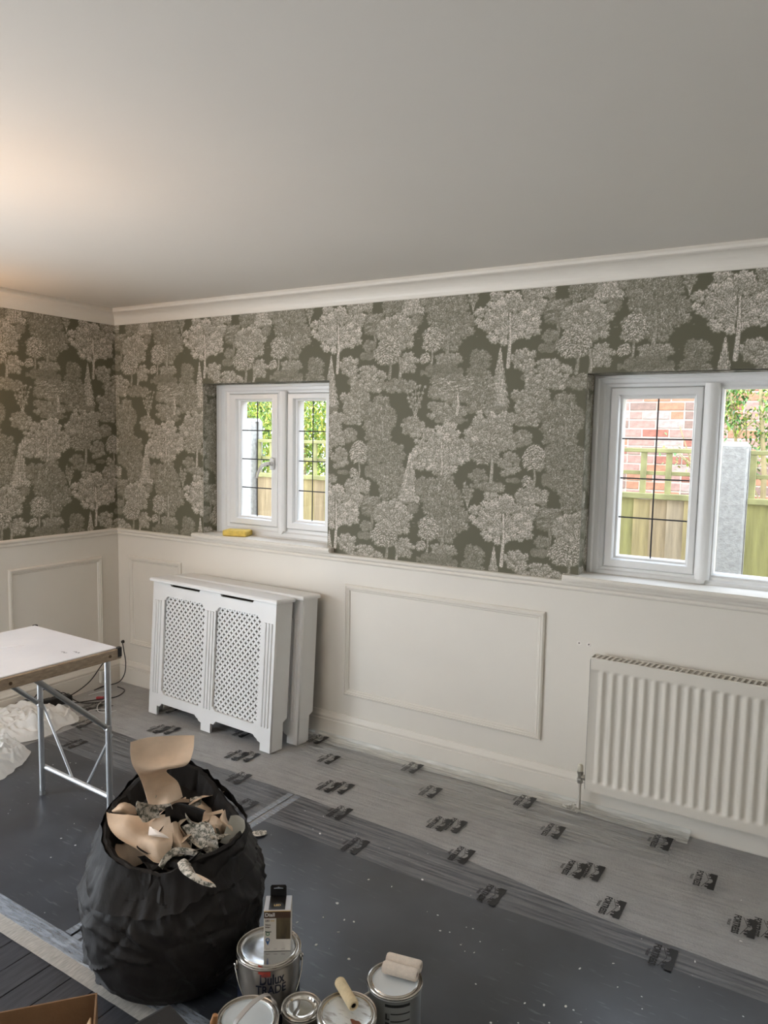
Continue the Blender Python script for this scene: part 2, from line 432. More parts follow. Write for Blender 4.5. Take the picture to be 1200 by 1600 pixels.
            crown(x,z,w,h,b*.85,int(w*h*900)+6,(.016,.026),.6)
            for q in range(34):
                a=rng.uniform(-.5,.5);px=x+w*rng.uniform(-.42,.35);pz=z+h*rng.uniform(-.38,.36)
                line([(px,pz),(px+.02,pz+.008),(px+.042,pz+.005)],.0013,.0008,b*1.2,False)
        elif k=='shrub':
            for q in range(5):
                tx=x+w*(q-2)*.2;tz=z+h*rng.uniform(.1,.46)
                line([(x,z-h/2),((x+tx)/2,z-h*.1),(tx,tz)],.0015,.001,b,False)
                for s in range(9):
                    u=rng.uniform(.25,1);clump(x+(tx-x)*u+rng.uniform(-.008,.008),z-h/2+(tz-z+h/2)*u,.0075,b,.2,.9)
    # small floating ripples
    for q in range(60):
        x,z=rng.rand()*TW,rng.rand()*TH
        i,j=int(x/res)%nx,int(z/res)%ny
        if ink[j,i]<.02:
            line([(x,z),(x+rng.uniform(.006,.018),z)],.0009,.0006,.35,False)
    return np.clip(ink,0,1.1)

TILE = make_tile()


def ink_at(u, z):
    a = (u % TW) / TW * TILE.shape[1]; b = (z % TH) / TH * TILE.shape[0]
    i = a.astype(int); j = b.astype(int); fa = a - i; fb = b - j; H, Wd = TILE.shape
    q = lambda jj, ii: TILE[jj % H, ii % Wd]
    return q(j, i) * (1 - fa) * (1 - fb) + q(j, i + 1) * fa * (1 - fb) + q(j + 1, i) * (1 - fa) * fb + q(j + 1, i + 1) * fa * fb


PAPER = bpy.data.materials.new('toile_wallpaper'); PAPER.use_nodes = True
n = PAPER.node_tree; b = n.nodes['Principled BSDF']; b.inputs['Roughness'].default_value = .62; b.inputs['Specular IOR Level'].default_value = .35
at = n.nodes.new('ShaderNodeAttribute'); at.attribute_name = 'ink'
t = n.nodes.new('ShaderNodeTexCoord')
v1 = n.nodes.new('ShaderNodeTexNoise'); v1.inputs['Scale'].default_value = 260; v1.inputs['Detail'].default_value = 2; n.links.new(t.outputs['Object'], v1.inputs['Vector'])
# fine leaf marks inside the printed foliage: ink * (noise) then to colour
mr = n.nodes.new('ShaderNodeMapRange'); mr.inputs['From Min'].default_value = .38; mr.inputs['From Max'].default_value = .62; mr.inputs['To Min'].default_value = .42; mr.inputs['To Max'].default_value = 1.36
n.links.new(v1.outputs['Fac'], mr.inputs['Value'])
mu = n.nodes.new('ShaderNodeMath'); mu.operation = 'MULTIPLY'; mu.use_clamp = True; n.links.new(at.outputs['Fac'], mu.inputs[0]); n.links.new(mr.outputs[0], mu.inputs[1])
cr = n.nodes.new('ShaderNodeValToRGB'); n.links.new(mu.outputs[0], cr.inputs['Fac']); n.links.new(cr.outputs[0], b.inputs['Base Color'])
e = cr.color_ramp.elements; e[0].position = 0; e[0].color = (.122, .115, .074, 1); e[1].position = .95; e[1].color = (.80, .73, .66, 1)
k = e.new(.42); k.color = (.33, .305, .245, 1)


def paper(us, zs, place, keep, parent):
    nu, nz = len(us), len(zs)
    UU, ZZ = np.meshgrid(us, zs)
    uf, zf = UU.ravel(), ZZ.ravel()
    co = place(uf, zf).astype(np.float32)
    a = (np.arange(nz - 1)[:, None] * nu + np.arange(nu - 1)[None, :]).ravel()
    uc = .5 * (uf[a] + uf[a + 1]); zc = .5 * (zf[a] + zf[a + nu])
    a = a[keep(uc, zc)]
    quads = np.stack([a, a + 1, a + nu + 1, a + nu], 1)
    used = np.unique(quads); remap = np.full(nu * nz, -1); remap[used] = np.arange(len(used)); quads = remap[quads]
    me = bpy.data.meshes.new('wallpaper'); me.vertices.add(len(used)); me.vertices.foreach_set('co', co[used].ravel())
    me.loops.add(quads.size); me.loops.foreach_set('vertex_index', quads.ravel().astype(np.int32))
    me.polygons.add(len(quads)); me.polygons.foreach_set('loop_start', np.arange(0, quads.size, 4, dtype=np.int32))
    me.polygons.foreach_set('loop_total', np.full(len(quads), 4, dtype=np.int32)); me.update(calc_edges=True)
    at = me.attributes.new('ink', 'FLOAT', 'POINT'); at.data.foreach_set('value', ink_at(uf, zf)[used].astype(np.float32))
    me.materials.append(PAPER)
    o = bpy.data.objects.new('wallpaper', me); COL.objects.link(o); o.parent = parent
    return o


def steps(parts):
    out = [parts[0][0]]
    for a, b, s in parts:
        k = max(1, int(math.ceil((b - a) / s))); out += [a + (b - a) * (i + 1) / k for i in range(k)]
    return np.array(out)


zs = steps([(ZD, 1.036, .004), (1.036, 1.905, .0032), (1.905, ZC, .0032)])
us = steps([(0, .755, .004), (.755, 1.655, .0038), (1.655, 3.0, .003), (3.0, 3.8, .0028), (3.8, 3.96, .01), (3.96, 5.2, .014)])
inw = lambda x, z: (((x > W1[0]) & (x < W1[1])) | ((x > W2[0]) & (x < W2[1]))) & (z < 1.905) | (((x > W1[0] - .06) & (x < W1[1] + .04)) | ((x > W2[0] - .07) & (x < W2[1] + .07))) & (z < 1.036)
paper(us, zs, lambda u, z: np.stack([u, -.0012 + 0 * u, z], 1), lambda u, z: ~inw(u, z), wall_back)
zs2 = steps([(ZD, ZC, .0042)]); us2 = steps([(-5.2, -1.1, .016), (-1.1, 0, .0042)])
paper(us2, zs2, lambda u, z: np.stack([.0012 + 0 * u, u, z], 1), lambda u, z: ~((u > -4.15) & (u < -2.05) & (z < 2.1)), wall_left)
zr = steps([(1.036, 1.905, .0034)]); ur = steps([(0, .135, .0034)])
paper(ur, zr, lambda u, z: np.stack([W2[0] + .0012 + 0 * u, u - .0012, z], 1), lambda u, z: z > 0, wall_back).data
paper(ur, zr, lambda u, z: np.stack([W1[0] + .0012 + 0 * u, u - .0012, z], 1), lambda u, z: z > 0, wall_back)
paper(ur, zr, lambda u, z: np.stack([W1[1] - .0012 + 0 * u, u - .0012, z], 1), lambda u, z: z > 0, wall_back)
for a, bb in (W1, W2):                                 # the paper turned up under the lintels, not yet smoothed down
    uu = steps([(a, bb, .005)]); zz = steps([(0, .125, .005)])
    paper(uu, zz, lambda u, z: np.stack([u, z - .0012, 1.9035 - .003 * np.abs(np.sin(u * 31 + 3 * np.sin(u * 13))) * np.clip(1 - z / .08, 0, 1)], 1), lambda u, z: z >= 0, wall_back)

# ---------------------------------------------------------------- windows
GLASS = bpy.data.materials.new('window_glass'); GLASS.use_nodes = True
n = GLASS.node_tree; n.nodes.remove(n.nodes['Principled BSDF'])
tr = n.nodes.new('ShaderNodeBsdfTransparent'); gl = n.nodes.new('ShaderNodeBsdfGlossy'); gl.inputs['Roughness'].default_value = .01
lw = n.nodes.new('ShaderNodeLayerWeight'); lw.inputs['Blend'].default_value = .5; pw = n.nodes.new('ShaderNodeMath'); pw.operation = 'POWER'; pw.inputs[1].default_value = 5; n.links.new(lw.outputs['Facing'], pw.inputs[0])
fr = n.nodes.new('ShaderNodeMath'); fr.operation = 'MULTIPLY_ADD'; fr.inputs[1].default_value = .9; fr.inputs[2].default_value = .035; n.links.new(pw.outputs[0], fr.inputs[0]); mx = n.nodes.new('ShaderNodeMixShader')
n.links.new(fr.outputs[0], mx.inputs[0]); n.links.new(tr.outputs[0], mx.inputs[1]); n.links.new(gl.outputs[0], mx.inputs[2]); n.links.new(mx.outputs[0], n.nodes['Material Output'].inputs[0])
FRAMEP = [(0, .20), (0, .112), (.03, .108), (.10, .106), (.26, .106), (.32, .110), (.36, .114), (.62, .116), (.68, .119), (.74, .124), (.94, .126), (1, .130), (1, .20)]
SASHP = [(0, .20), (0, .120), (.06, .115), (.12, .114), (.64, .114), (.70, .117), (.76, .124), (.80, .131), (.96, .134), (1, .138), (1, .19)]
BEADP = [(0, .17), (0, .128), (.5, .130), (1, .140), (1, .19)]


def sash(win, o, i, rows, cols, handle=None):
    g = G(); ring(g, o, i, SASHP); s = g.obj('sash', UPVC, win)
    G().box(i[0] - .004, i[1] + .004, .150, .154, i[2] - .004, i[3] + .004).obj('glass', GLASS, s)
    g = G()
    for k in range(1, cols): x = i[0] + (i[1] - i[0]) * k / cols; g.bbox(x - .003, x + .003, .1465, .1500, i[2], i[3], .001)
    g.obj('lead_strip', LEAD, s)
    for k in range(1, rows):
        z = i[2] + (i[3] - i[2]) * k / rows; G().bbox(i[0], i[1], .1462, .1498, z - .003, z + .003, .001).obj('lead_strip', LEAD, s)
    return s


def window(num, X, fx, mull, sashes, fixed=None, bz=1.036, iz=1.068):
    win = thing('window_%d' % num, None, None, (0, 0, 0)); win['kind'] = 'structure'
    g = G(); ring(g, (X[0], X[1], bz - .02, 1.905), (fx[0], fx[1], iz, 1.852), FRAMEP); g.obj('window_frame', UPVC, win)
    # mullion: rounded bar with a pointed foot, proud of the frame
    m0, m1 = mull; c = (m0 + m1) / 2
    g = G(); prof = [(m0, .19), (m0, .112), (m0 + .006, .105), (c - .010, .099), (c - .004, .0975), (c + .004, .0975), (c + .010, .099), (m1 - .006, .105), (m1, .112), (m1, .19)]
    g.extr(prof, 2, iz - .014, 1.862)
    g.extr([(c - .02, iz - .012), (c + .02, iz - .012), (c + .012, iz - .027), (c, iz - .032), (c - .012, iz - .027)], 1, .1005, .125)
    g.obj('mullion', UPVC, win)
    for sd in sashes: sash(win, *sd)
    if fixed:
        g = G(); o = fixed; i = (o[0] + .012, o[1] - .012, o[2] + .012, o[3] - .012); ring(g, o, i, BEADP); s = g.obj('glazing_bead', UPVC, win)
        G().box(o[0], o[1], .150, .154, o[2], o[3]).obj('glass', GLASS, s)
    # sill board with horns either side of the opening
    x0, x1 = X[0] - .062, X[1] + .042
    ol = [(x0, -.034), (x0 + .006, -.040), (x1 - .006, -.040), (x1, -.034), (x1, -.0015), (X[1] - .001, -.0015), (X[1] - .001, .125), (X[0] + .001, .125), (X[0] + .001, -.0015), (x0, -.0015)]
    g = G(); g.extr(ol, 2, 1.0095, 1.035)
    g.extr([(-.0405, 1.014), (-.044, 1.018), (-.045, 1.0225), (-.044, 1.028), (-.0405, 1.032)], 0, x0 + .005, x1 - .005)
    g.obj('window_sill', WHITE, win)
    return win


win1 = window(1, W1, (.85, 1.595), (1.222, 1.282), [((.853, 1.219, 1.094, 1.850), (.925, 1.155, 1.143, 1.809), 4, 2), ((1.285, 1.592, 1.094, 1.850), (1.345, 1.535, 1.143, 1.809), 4, 2)], iz=1.091)
win2 = window(2, W2, (3.071, 3.900), (3.453, 3.512), [((3.074, 3.450, 1.069, 1.850), (3.123, 3.411, 1.117, 1.804), 4, 2)], (3.512, 3.900, 1.068, 1.852))


def window_handle(win, x, z):
    g = G(); g.bbox(x - .014, x + .014, .098, .114, z - .034, z + .034, .004); h = g.obj('window_handle', UPVC, win)
    M = Matrix.Translation((x, .084, z))
    pts = [(0, 0, .002), (-.02, -.012, -.002), (-.045, -.014, -.012), (-.062, -.012, -.030), (-.078, -.010, -.056), (-.088, -.010, -.082)]
    G().tube(pts, [.011, .012, .0105, .0085, .0075, .0065], 12, M=M).obj('lever', mat('handle_white', (.7, .69, .67), .3), h, smooth=True)
    G().tube([(0, -.002, 0), (0, .02, 0)], .012, 14, M=M).obj('spindle', UPVC, h, smooth=True)
    G().tube([(-.004, -.018, -.012), (-.004, -.010, -.012)], .0042, 10, M=M).obj('lock_button', BLACKP, h)


window_handle(win1, 1.186, 1.455)
# plain frames of the patio doors where the daylight comes in, and of an unseen bay added for its fill lamp
d1 = thing('door_1', None, None); d1['kind'] = 'structure'
for k in range(2):
    a = -4.13 + k * 1.04; g = G(); ring(g, (a, a + 1.02, .005, 2.09), (a + .08, a + .94, .10, 2.0), [(0, -.06), (0, 0), (1, 0), (1, -.06)], 'x', -.06, 1); s = g.obj('door_leaf', UPVC, d1)
    G().box(-.088, -.084, a + .075, a + .945, .095, 2.005).obj('glass', GLASS, s)
w3 = thing('window_3', None, None); w3['kind'] = 'structure'
for k in range(2):
    a = .16 + k * .64; g = G(); ring(g, (a, a + .63, .61, 2.09), (a + .07, a + .56, .68, 2.02), [(0, -.08), (0, 0), (1, 0), (1, -.08)], 'y', -5.24, 1); s = g.obj('sash', UPVC, w3)
    G().box(a + .065, a + .565, -5.286, -5.282, .675, 2.025).obj('glass', GLASS, s)

# ================================================================ the side passage seen through the windows
YF = 1.2
OLDWOOD = [mat('fence_board_%s' % n, c, .8, noise_amt=.25, noise_scale=5, bump=.25, bump_scale=40, stretch=(8, 8, .7)) for n, c in
           (('yellow', (.40, .32, .15)), ('greenish', (.32, .30, .11)), ('pale', (.41, .33, .22)), ('tan', (.38, .29, .17)))]
GREENW = mat('green_treated_wood', (.32, .31, .135), .8, noise_amt=.3, noise_scale=9, bump=.2, stretch=(1, 1, 1))
CONC = mat('concrete', (.36, .355, .34), .9, noise_amt=.18, noise_scale=45, bump=.4, bump_scale=120)
path = tag(G().box(-4, 8, .3, YF + .02, -.5, -.25).obj('side_path', mat('wet_paving', (.34, .33, .31), .8, noise_amt=.2)), kind='structure')
tag(G().box(-6, 9, YF + .02, 9, -.55, -.3).obj('garden_ground', mat('soil', (.16, .14, .09), .95, noise_amt=.3)), kind='structure')
rnd = random.Random(11)


def post(x, top, label, w=.095):
    t = thing('concrete_fence_post', label, 'fence post', (x, YF, -.28), group='concrete posts of the garden fence')
    H = top + .28; h = w / 2
    g = G(); ol = [(-h, -.055), (-h + .008, -.062), (h - .008, -.062), (h, -.055), (h, -.02), (h - .02, -.015), (h - .02, .015), (h, .02), (h, .06), (-h, .06), (-h, .02), (-h + .02, .015), (-h + .02, -.015), (-h, -.02)]
    g.extr(ol, 2, 0, H - .025)
    v = [(x_, y_, z_) for z_, s in ((H - .025, 1), (H, .7)) for x_, y_ in ((-h * s, -.062 * s), (h * s, -.062 * s), (h * s, .06 * s), (-h * s, .06 * s))]
    g.add(v, [(0, 1, 5, 4), (1, 2, 6, 5), (2, 3, 7, 6), (3, 0, 4, 7), (4, 5, 6, 7)])
    g.obj('post_shaft', CONC, t)


def fence_panel(x0, x1, zb, ztop, label, step=.098, slat=.125):
    t = thing('fence_panel', label, 'fence', (x0, YF, 0), group='wooden panels of the garden fence')
    L = x1 - x0
    G().bbox(0, L, -.02, .02, -.28, -.14, .004).obj('gravel_board', CONC, t)
    x = 0; k = 0
    while x < L - .02:
        w = min(step + .018, L - x); th0, th1 = .012, .005
        g = G(); g.extr([(0, -.016), (w, -.009), (w, -.001), (0, -.001)], 2, 0, zb + .14)
        o = g.obj('fence_board', rnd.choice(OLDWOOD), t); o.location = (x, rnd.uniform(-.002, .002), -.14 + rnd.uniform(-.004, .003))
        x += step; k += 1
    G().bbox(0, L, -.030, .014, zb, zb + .032, .003).obj('capping_rail', GREENW, t)
    if ztop > zb + .1:
        h = ztop - zb
        G().bbox(0, L, -.022, .022, ztop - .024, ztop, .003).obj('trellis_top_rail', GREENW, t)
        G().bbox(0, L, 0, .016, (ztop + zb) / 2 - .008, (ztop + zb) / 2 + .014, .002).obj('trellis_slat', GREENW, t)
        n = max(2, round(L / slat))
        for i in range(n + 1):
            xx = L * i / n; a = min(max(0, xx - .016), L - .032)
            o = G().bbox(0, .032, -.016, 0, zb + .0, ztop - .004, .002).obj('trellis_slat', GREENW, t); o.location = (a, rnd.uniform(-.002, .001), rnd.uniform(-.004, .002))
    return t


post(.08, 1.74, 'tall pale concrete post against the hedge, seen through the small far window')
post(3.463, 1.63, 'speckled concrete post in front of the shrub and brick house', .125)
post(-1.75, 1.7, 'concrete post hidden beyond the far corner of the room')
post(5.35, 1.63, 'concrete post further along the passage past the near window')
fence_panel(.14, 3.395, 1.30, 1.585, 'yellow board panel with square trellis top between two concrete posts', .0905, .133)
fence_panel(3.532, 5.29, 1.30, 1.585, 'board panel with trellis top on the shrub side of the speckled post', .12, .22)
fence_panel(-1.69, .02, 1.02, 1.06, 'lower board panel beside the tall pale post', .1)

# brick house beyond the fence: mortar wall with every brick laid on it
BR = [mat('brick_%s' % n, c, .85, noise_amt=.22, noise_scale=22, bump=.35, bump_scale=70) for n, c in
      (('red', (.30, .115, .08)), ('orange', (.36, .17, .10)), ('pink', (.34, .20, .165)), ('pale', (.37, .27, .24)), ('brown', (.23, .15, .12)))]
YB = 3.5
house = thing('brick_house', 'red and pink brick house wall standing beyond the fence', 'house', (1.55, YB, -.3))
G().box(0, 5.4, .0045, .4, 0, 3.6).obj('mortar_wall', mat('lime_mortar', (.44, .39, .33), .95, noise_amt=.1, noise_scale=30), house)
bm_ = [[G().bbox(0, w, 0, .03, 0, .065, .003).obj('brick', m, house) for m in BR] for w in (.215, .1025)]
first = {}
for r in range(17):
    z = 1.36 + r * .0752; x = [0, -.1125][r % 2] if True else 0
    hdr = r % 4 == 2; cnt = 0
    if hdr: x = 0
    while x < 3.3:
        w = .1025 if (hdr and (cnt % 3 != 0)) else .215
        c = rnd.choices(range(5), (3, 3, 4, 3, 2))[0]
        src = bm_[0 if w > .2 else 1][c]
        if x >= 0:
            key = (w, c)
            o = src if key not in first else src.copy()
            if key in first: COL.objects.link(o)
            first[key] = 1; o.parent = house; o.location = (x, rnd.uniform(-.003, .003), z)
        x += w + .010; cnt += 1

g = G()
for r in range(17, 29):                                # the courses above the view, joined
    x = [0, -.1125][r % 2]
    while x < 3.3:
        g.cur = rnd.randrange(5); g.bbox(max(x, 0), x + .215, rnd.uniform(-.003, .002), .03, 1.36 + r * .0752, 1.36 + r * .0752 + .065, .003); x += .225
tag(g.obj('upper_brickwork', None, house, mats=BR), kind='stuff')

# foliage
LEAF = [mat('leaf_%s' % n, c, .5, noise_amt=.25, noise_scale=30) for n, c in (('lime', (.30, .40, .06)), ('green', (.12, .27, .06)), ('yellow', (.48, .44, .08)), ('deep', (.035, .09, .025)))]


def bush(name, label, c, size, n, leaf, mix, seed, stems=6, z0=-.3, group=None):
    rr = random.Random(seed); t = thing(name, label, 'bush', (c[0], c[1], z0), group=group)
    g = G()
    for i in range(n):
        a = rr.random() * 2 * PI; u = rr.uniform(-1, 1); q = rr.random() ** .45 * (1 + .16 * math.sin(a * 3 + u * 5))
        s = math.sqrt(1 - u * u) * q
        p = Vector((s * math.cos(a) * size[0], s * math.sin(a) * size[1], c[2] - z0 + u * q * size[2]))
        l = leaf * rr.uniform(.7, 1.3); R = Matrix.Translation(p) @ Matrix.Rotation(rr.random() * 6.28, 4, 'Z') @ Matrix.Rotation(rr.uniform(-1.2, 1.2), 4, 'X')
        g.cur = rr.choices(range(4), mix)[0]
        g.add([(0, -l, 0), (l * .42, -l * .1, .12 * l), (0, l, 0), (-l * .42, -l * .1, .12 * l)], [(0, 1, 2, 3)], R)
    f = g.obj('foliage', None, t, mats=LEAF); f['kind'] = 'stuff'
    g = G()
    for i in range(stems):
        a = rr.random() * 6.28; r = rr.uniform(.2, .8)
        g.tube([(rr.uniform(-.05, .05), rr.uniform(-.05, .05), 0), (math.cos(a) * size[0] * r * .5, math.sin(a) * size[1] * r * .5, (c[2] - z0) * .6), (math.cos(a) * size[0] * r, math.sin(a) * size[1] * r, c[2] - z0 + size[2] * .4)], [.022, .014, .006], 6)
    g.obj('stem', mat('bark', (.22, .17, .10), .85, noise_amt=.2), t)
    return t


bush('hedge_shrub', 'sunlit lime green hedge filling the view through the small window', (-1.35, 2.7, 1.55), (1.5, .6, 1.35), 20000, .026, (6, 3, 3, 2), 3)
bush('hedge_shrub', 'darker green hedge behind the tall concrete post', (-2.9, 3.6, 1.9), (1.6, .9, 1.9), 9000, .038, (3, 4, 1, 3), 5)
bush('hedge_shrub', 'tall yellow green shrub behind the trellis near the mullion of the small window', (-.15, 2.3, 1.6), (.7, .45, 1.1), 9000, .022, (5, 2, 4, 1), 8)
bush('garden_tree', 'broad dark tree standing far beyond the hedges', (-5.2, 7.0, 2.2), (3.4, 2.0, 2.6), 6000, .11, (2, 4, 1, 4), 12)
# open shrub with bare arching branches in front of the bricks
sh = thing('garden_shrub', 'open shrub with pale bare branches and small green leaves before the bricks', 'bush', (3.62, 1.75, -.3))
rr = random.Random(21); BARKP = mat('pale_bark', (.40, .32, .17), .75, noise_amt=.2, noise_scale=12)
ends = []
for i, (dx, dz, th) in enumerate([(-.42, 2.30, .016), (-.30, 2.42, .012), (-.12, 2.5, .018), (.05, 2.6, .02), (.22, 2.45, .014), (.38, 2.2, .012), (-.55, 2.02, .009), (.12, 2.0, .016), (-.2, 2.1, .011), (.5, 2.5, .016)]):
    dy = rr.uniform(-.15, .15)
    pts = [(dx * s ** 1.2 + rr.uniform(-.015, .015), dy * s, dz * s) for s in (0, .25, .5, .7, .85, 1)]
    G().tube(pts, [th * k for k in (1.3, 1.15, 1, .8, .6, .35)], 8).obj('branch', BARKP, sh, smooth=True)
    for q in range(5):
        s = rr.uniform(.55, .98); p = Vector((dx * s ** 1.2, dy * s, dz * s)); e = p + Vector((rr.uniform(-.25, .25), rr.uniform(-.1, .1), rr.uniform(.05, .25)))
        ends.append((p, e))
g = G()
for p, e in ends: g.tube([p, (p + e) / 2 + Vector((0, 0, .02)), e], [.005, .004, .002], 5)
g.obj('twig', BARKP, sh)
for cx, cy, cz, k in ((-.27, .05, 2.24, 9), (-.29, .0, 2.12, 9), (-.25, .02, 2.02, 6), (-.05, .05, 2.25, 7), (-.04, 0, 2.12, 6), (.06, .05, 2.3, 8), (.08, 0, 2.0, 6), (-.14, .1, 1.88, 3), (-.08, .05, 2.0, 3), (.2, 0, 2.15, 8), (-.2, .1, 2.3, 3), (-.95, .3, 2.5, 5), (-.9, .3, 2.42, 4)):
    for q in range(k):
        p = Vector((cx, cy, cz)) + Vector([rr.gauss(0, .03) for _ in range(3)]); ends.append((p, p + Vector([rr.gauss(0, .03) for _ in range(3)])))
g = G()
for p, e in ends:
    if rr.random() < .15: continue
    for q in range(26):
        s = rr.uniform(.3, 1.15); c = p + (e - p) * s + Vector([rr.gauss(0, .035) for _ in range(3)]); l = rr.uniform(.012, .022)
        g.cur = rr.choices(range(4), (4, 6, 1, 1))[0]
        g.add([(0, -l, 0), (l * .5, 0, .1 * l), (0, l, 0), (-l * .5, 0, .1 * l)], [(0, 1, 2, 3)], Matrix.Translation(c) @ Matrix.Rotation(rr.random() * 6.28, 4, 'Z') @ Matrix.Rotation(rr.uniform(-1.3, 1.3), 4, 'X'))
f = g.obj('foliage', None, sh, mats=LEAF); f['kind'] = 'stuff'

# ================================================================ radiator
rad = thing('radiator', 'white ribbed panel radiator on the wall under the near window', 'radiator', (3.10, 0, .125))
RL, RH = 1.05, .578
g = G()
YP = -.105                                            # front of the panel
pitch = .0425; n_r = int((RL - .06) / pitch)
xs = [0]
for i in range(n_r):
    a = .030 + i * pitch; xs += [a + pitch * q / 12 for q in range(12)]
xs += [RL]
def rib(x):
    u = (x - .030) % pitch / pitch
    if x < .03 or x > .03 + n_r * pitch: return 0
    return -.0105 * (.5 - .5 * math.cos(2 * PI * u)) ** 1.3 + .0035
zs_ = [0, .028, .036, .040, .046, .052, .300, .520, .526, .532, .536, .544, RH]
def env(z): return max(0, min(1, (z - .036) / .014)) * max(0, min(1, (.536 - z) / .014))
v = []
for z in zs_:
    for x in xs:
        e = env(z); v.append((x, YP + (.006 + rib(x)) * e * (1 if .03 <= x <= .03 + n_r * pitch else 0), z))
nx_ = len(xs); f = [(j * nx_ + i, j * nx_ + i + 1, (j + 1) * nx_ + i + 1, (j + 1) * nx_ + i) for j in range(len(zs_) - 1) for i in range(nx_ - 1)]
g.add(v, f)
o = g.obj('front_panel', RADW, rad, smooth=True)
g = G(); g.box(0, RL, YP + .0125, YP + .016, 0, RH); g.box(0, .001, YP, YP + .0125, 0, RH); g.box(0, RL, -.040, -.030, 0, RH); g.obj('back_panel', RADW, rad)
for s in (0, 1):
    x = -.0015 if s == 0 else RL; G().bbox(x, x + .0022, YP + .004, -.03, .012, RH + .004, .0008).obj('side_panel', RADW, rad)
g = G(); g.bbox(0, RL, YP + .001, YP + .010, RH - .004, RH + .006, .002); g.bbox(0, RL, -.036, -.028, RH - .004, RH + .006, .002)
k = 0; x = .012
while x < RL - .02:
    v = [(x, YP + .010, RH + .005), (x + .009, YP + .010, RH + .005), (x + .015, -.036, RH + .005), (x + .006, -.036, RH + .005)]
    g.add(v + [(a, b_, c - .003) for a, b_, c in v], [(0, 1, 2, 3), (4, 7, 6, 5), (0, 4, 5, 1), (1, 5, 6, 2), (2, 6, 7, 3), (3, 7, 4, 0)]); x += .0225
for yy in (-.067,): g.box(.01, RL - .01, yy, yy + .002, RH + .002, RH + .0045)
g.obj('top_grille', RADW, rad)
G().box(-.0012, -.0002, YP + .0005, YP + .0035, .004, RH).obj('edge_gap', DARK, rad)
G().box(.004, RL - .004, YP + .017, -.041, .01, RH - .012).obj('convector', mat('rad_inside', (.12, .11, .10), .7), rad)
for xx in (.15, .85): G().box(xx, xx + .03, -.03, -.0015, .05, RH - .05).obj('wall_bracket', RADW, rad)
valve = thing('radiator_valve', 'small chrome valve and pipe at the near corner of the radiator', 'valve', (3.068, -.07, 0))
CHROME = mat('worn_brass_chrome', (.42, .40, .36), .35, metal=.9)
G().tube([(0, 0, .002), (0, 0, .15)], .0075, 14).obj('pipe', mat('painted_pipe', (.62, .58, .52), .4), valve, smooth=True)
g = G(); g.lathe([(0, .135), (.012, .135), (.0135, .14), (.0135, .152), (.011, .156), (.011, .172), (.014, .176), (.014, .186), (.0, .188)], 6)
g.tube([(0, 0, .163), (.033, 0, .163)], .0085, 12); g.tube([(.014, 0, .163), (.026, 0, .163)], .013, 6); g.obj('valve_body', CHROME, valve)
G().lathe([(0, .188), (.011, .188), (.0125, .193), (.0115, .212), (.008, .218), (0, .219)], 20).obj('valve_cap', mat('cream_cap', (.6, .56, .46), .5), valve, smooth=True)

# ================================================================ radiator covers
CW, CH, CD = .955, .765, .120


def cover_cell(g, cx, cz, h, y0, y1):
    """one diamond of the pierced board with a four-petal hole"""
    out = [(cx + h * math.cos(a), cz + h * math.sin(a)) for a in (0, PI / 2, PI, 3 * PI / 2)]
    O = []; I = []
    for c in range(4):
        p, q = out[c], out[(c + 1) % 4]
        for t in (0, .25, .5, .75): O.append((p[0] + (q[0] - p[0]) * t, p[1] + (q[1] - p[1]) * t))
    for k in range(16):
        a = 2 * PI * k / 16; r = h * {0: .66, 1: .47, 2: .24, 3: .47}[k % 4]; da = {1: -.13, 3: .13}.get(k % 4, 0)
        I.append((cx + r * math.cos(a + da), cz + r * math.sin(a + da)))
    b = len(g.v)
    for y in (y0, y1):
        for p in O + I: g.v.append(Vector((p[0], y, p[1])))
    for k in range(16):
        k2 = (k + 1) % 16
        g.f.append([b + k, b + k2, b + 16 + k2, b + 16 + k]); g.m.append(0)
        g.f.append([b + 16 + k, b + 16 + k2, b + 48 + k2, b + 48 + k]); g.m.append(0)


def lattice(x0, x1, z0, z1):
    g = G(); p = .0365; h = p / 2 * 1.0
    nx, nz = int((x1 - x0) / h) + 2, int((z1 - z0) / h) + 2
    for i in range(nx):
        for j in range(nz):
            if (i + j) % 2 == 0:
                cx, cz = x0 + i * h, z0 + j * h
                if cx < x1 + .004 and cz < z1 + .004: cover_cell(g, cx, cz, h, .014, .018)
    return g


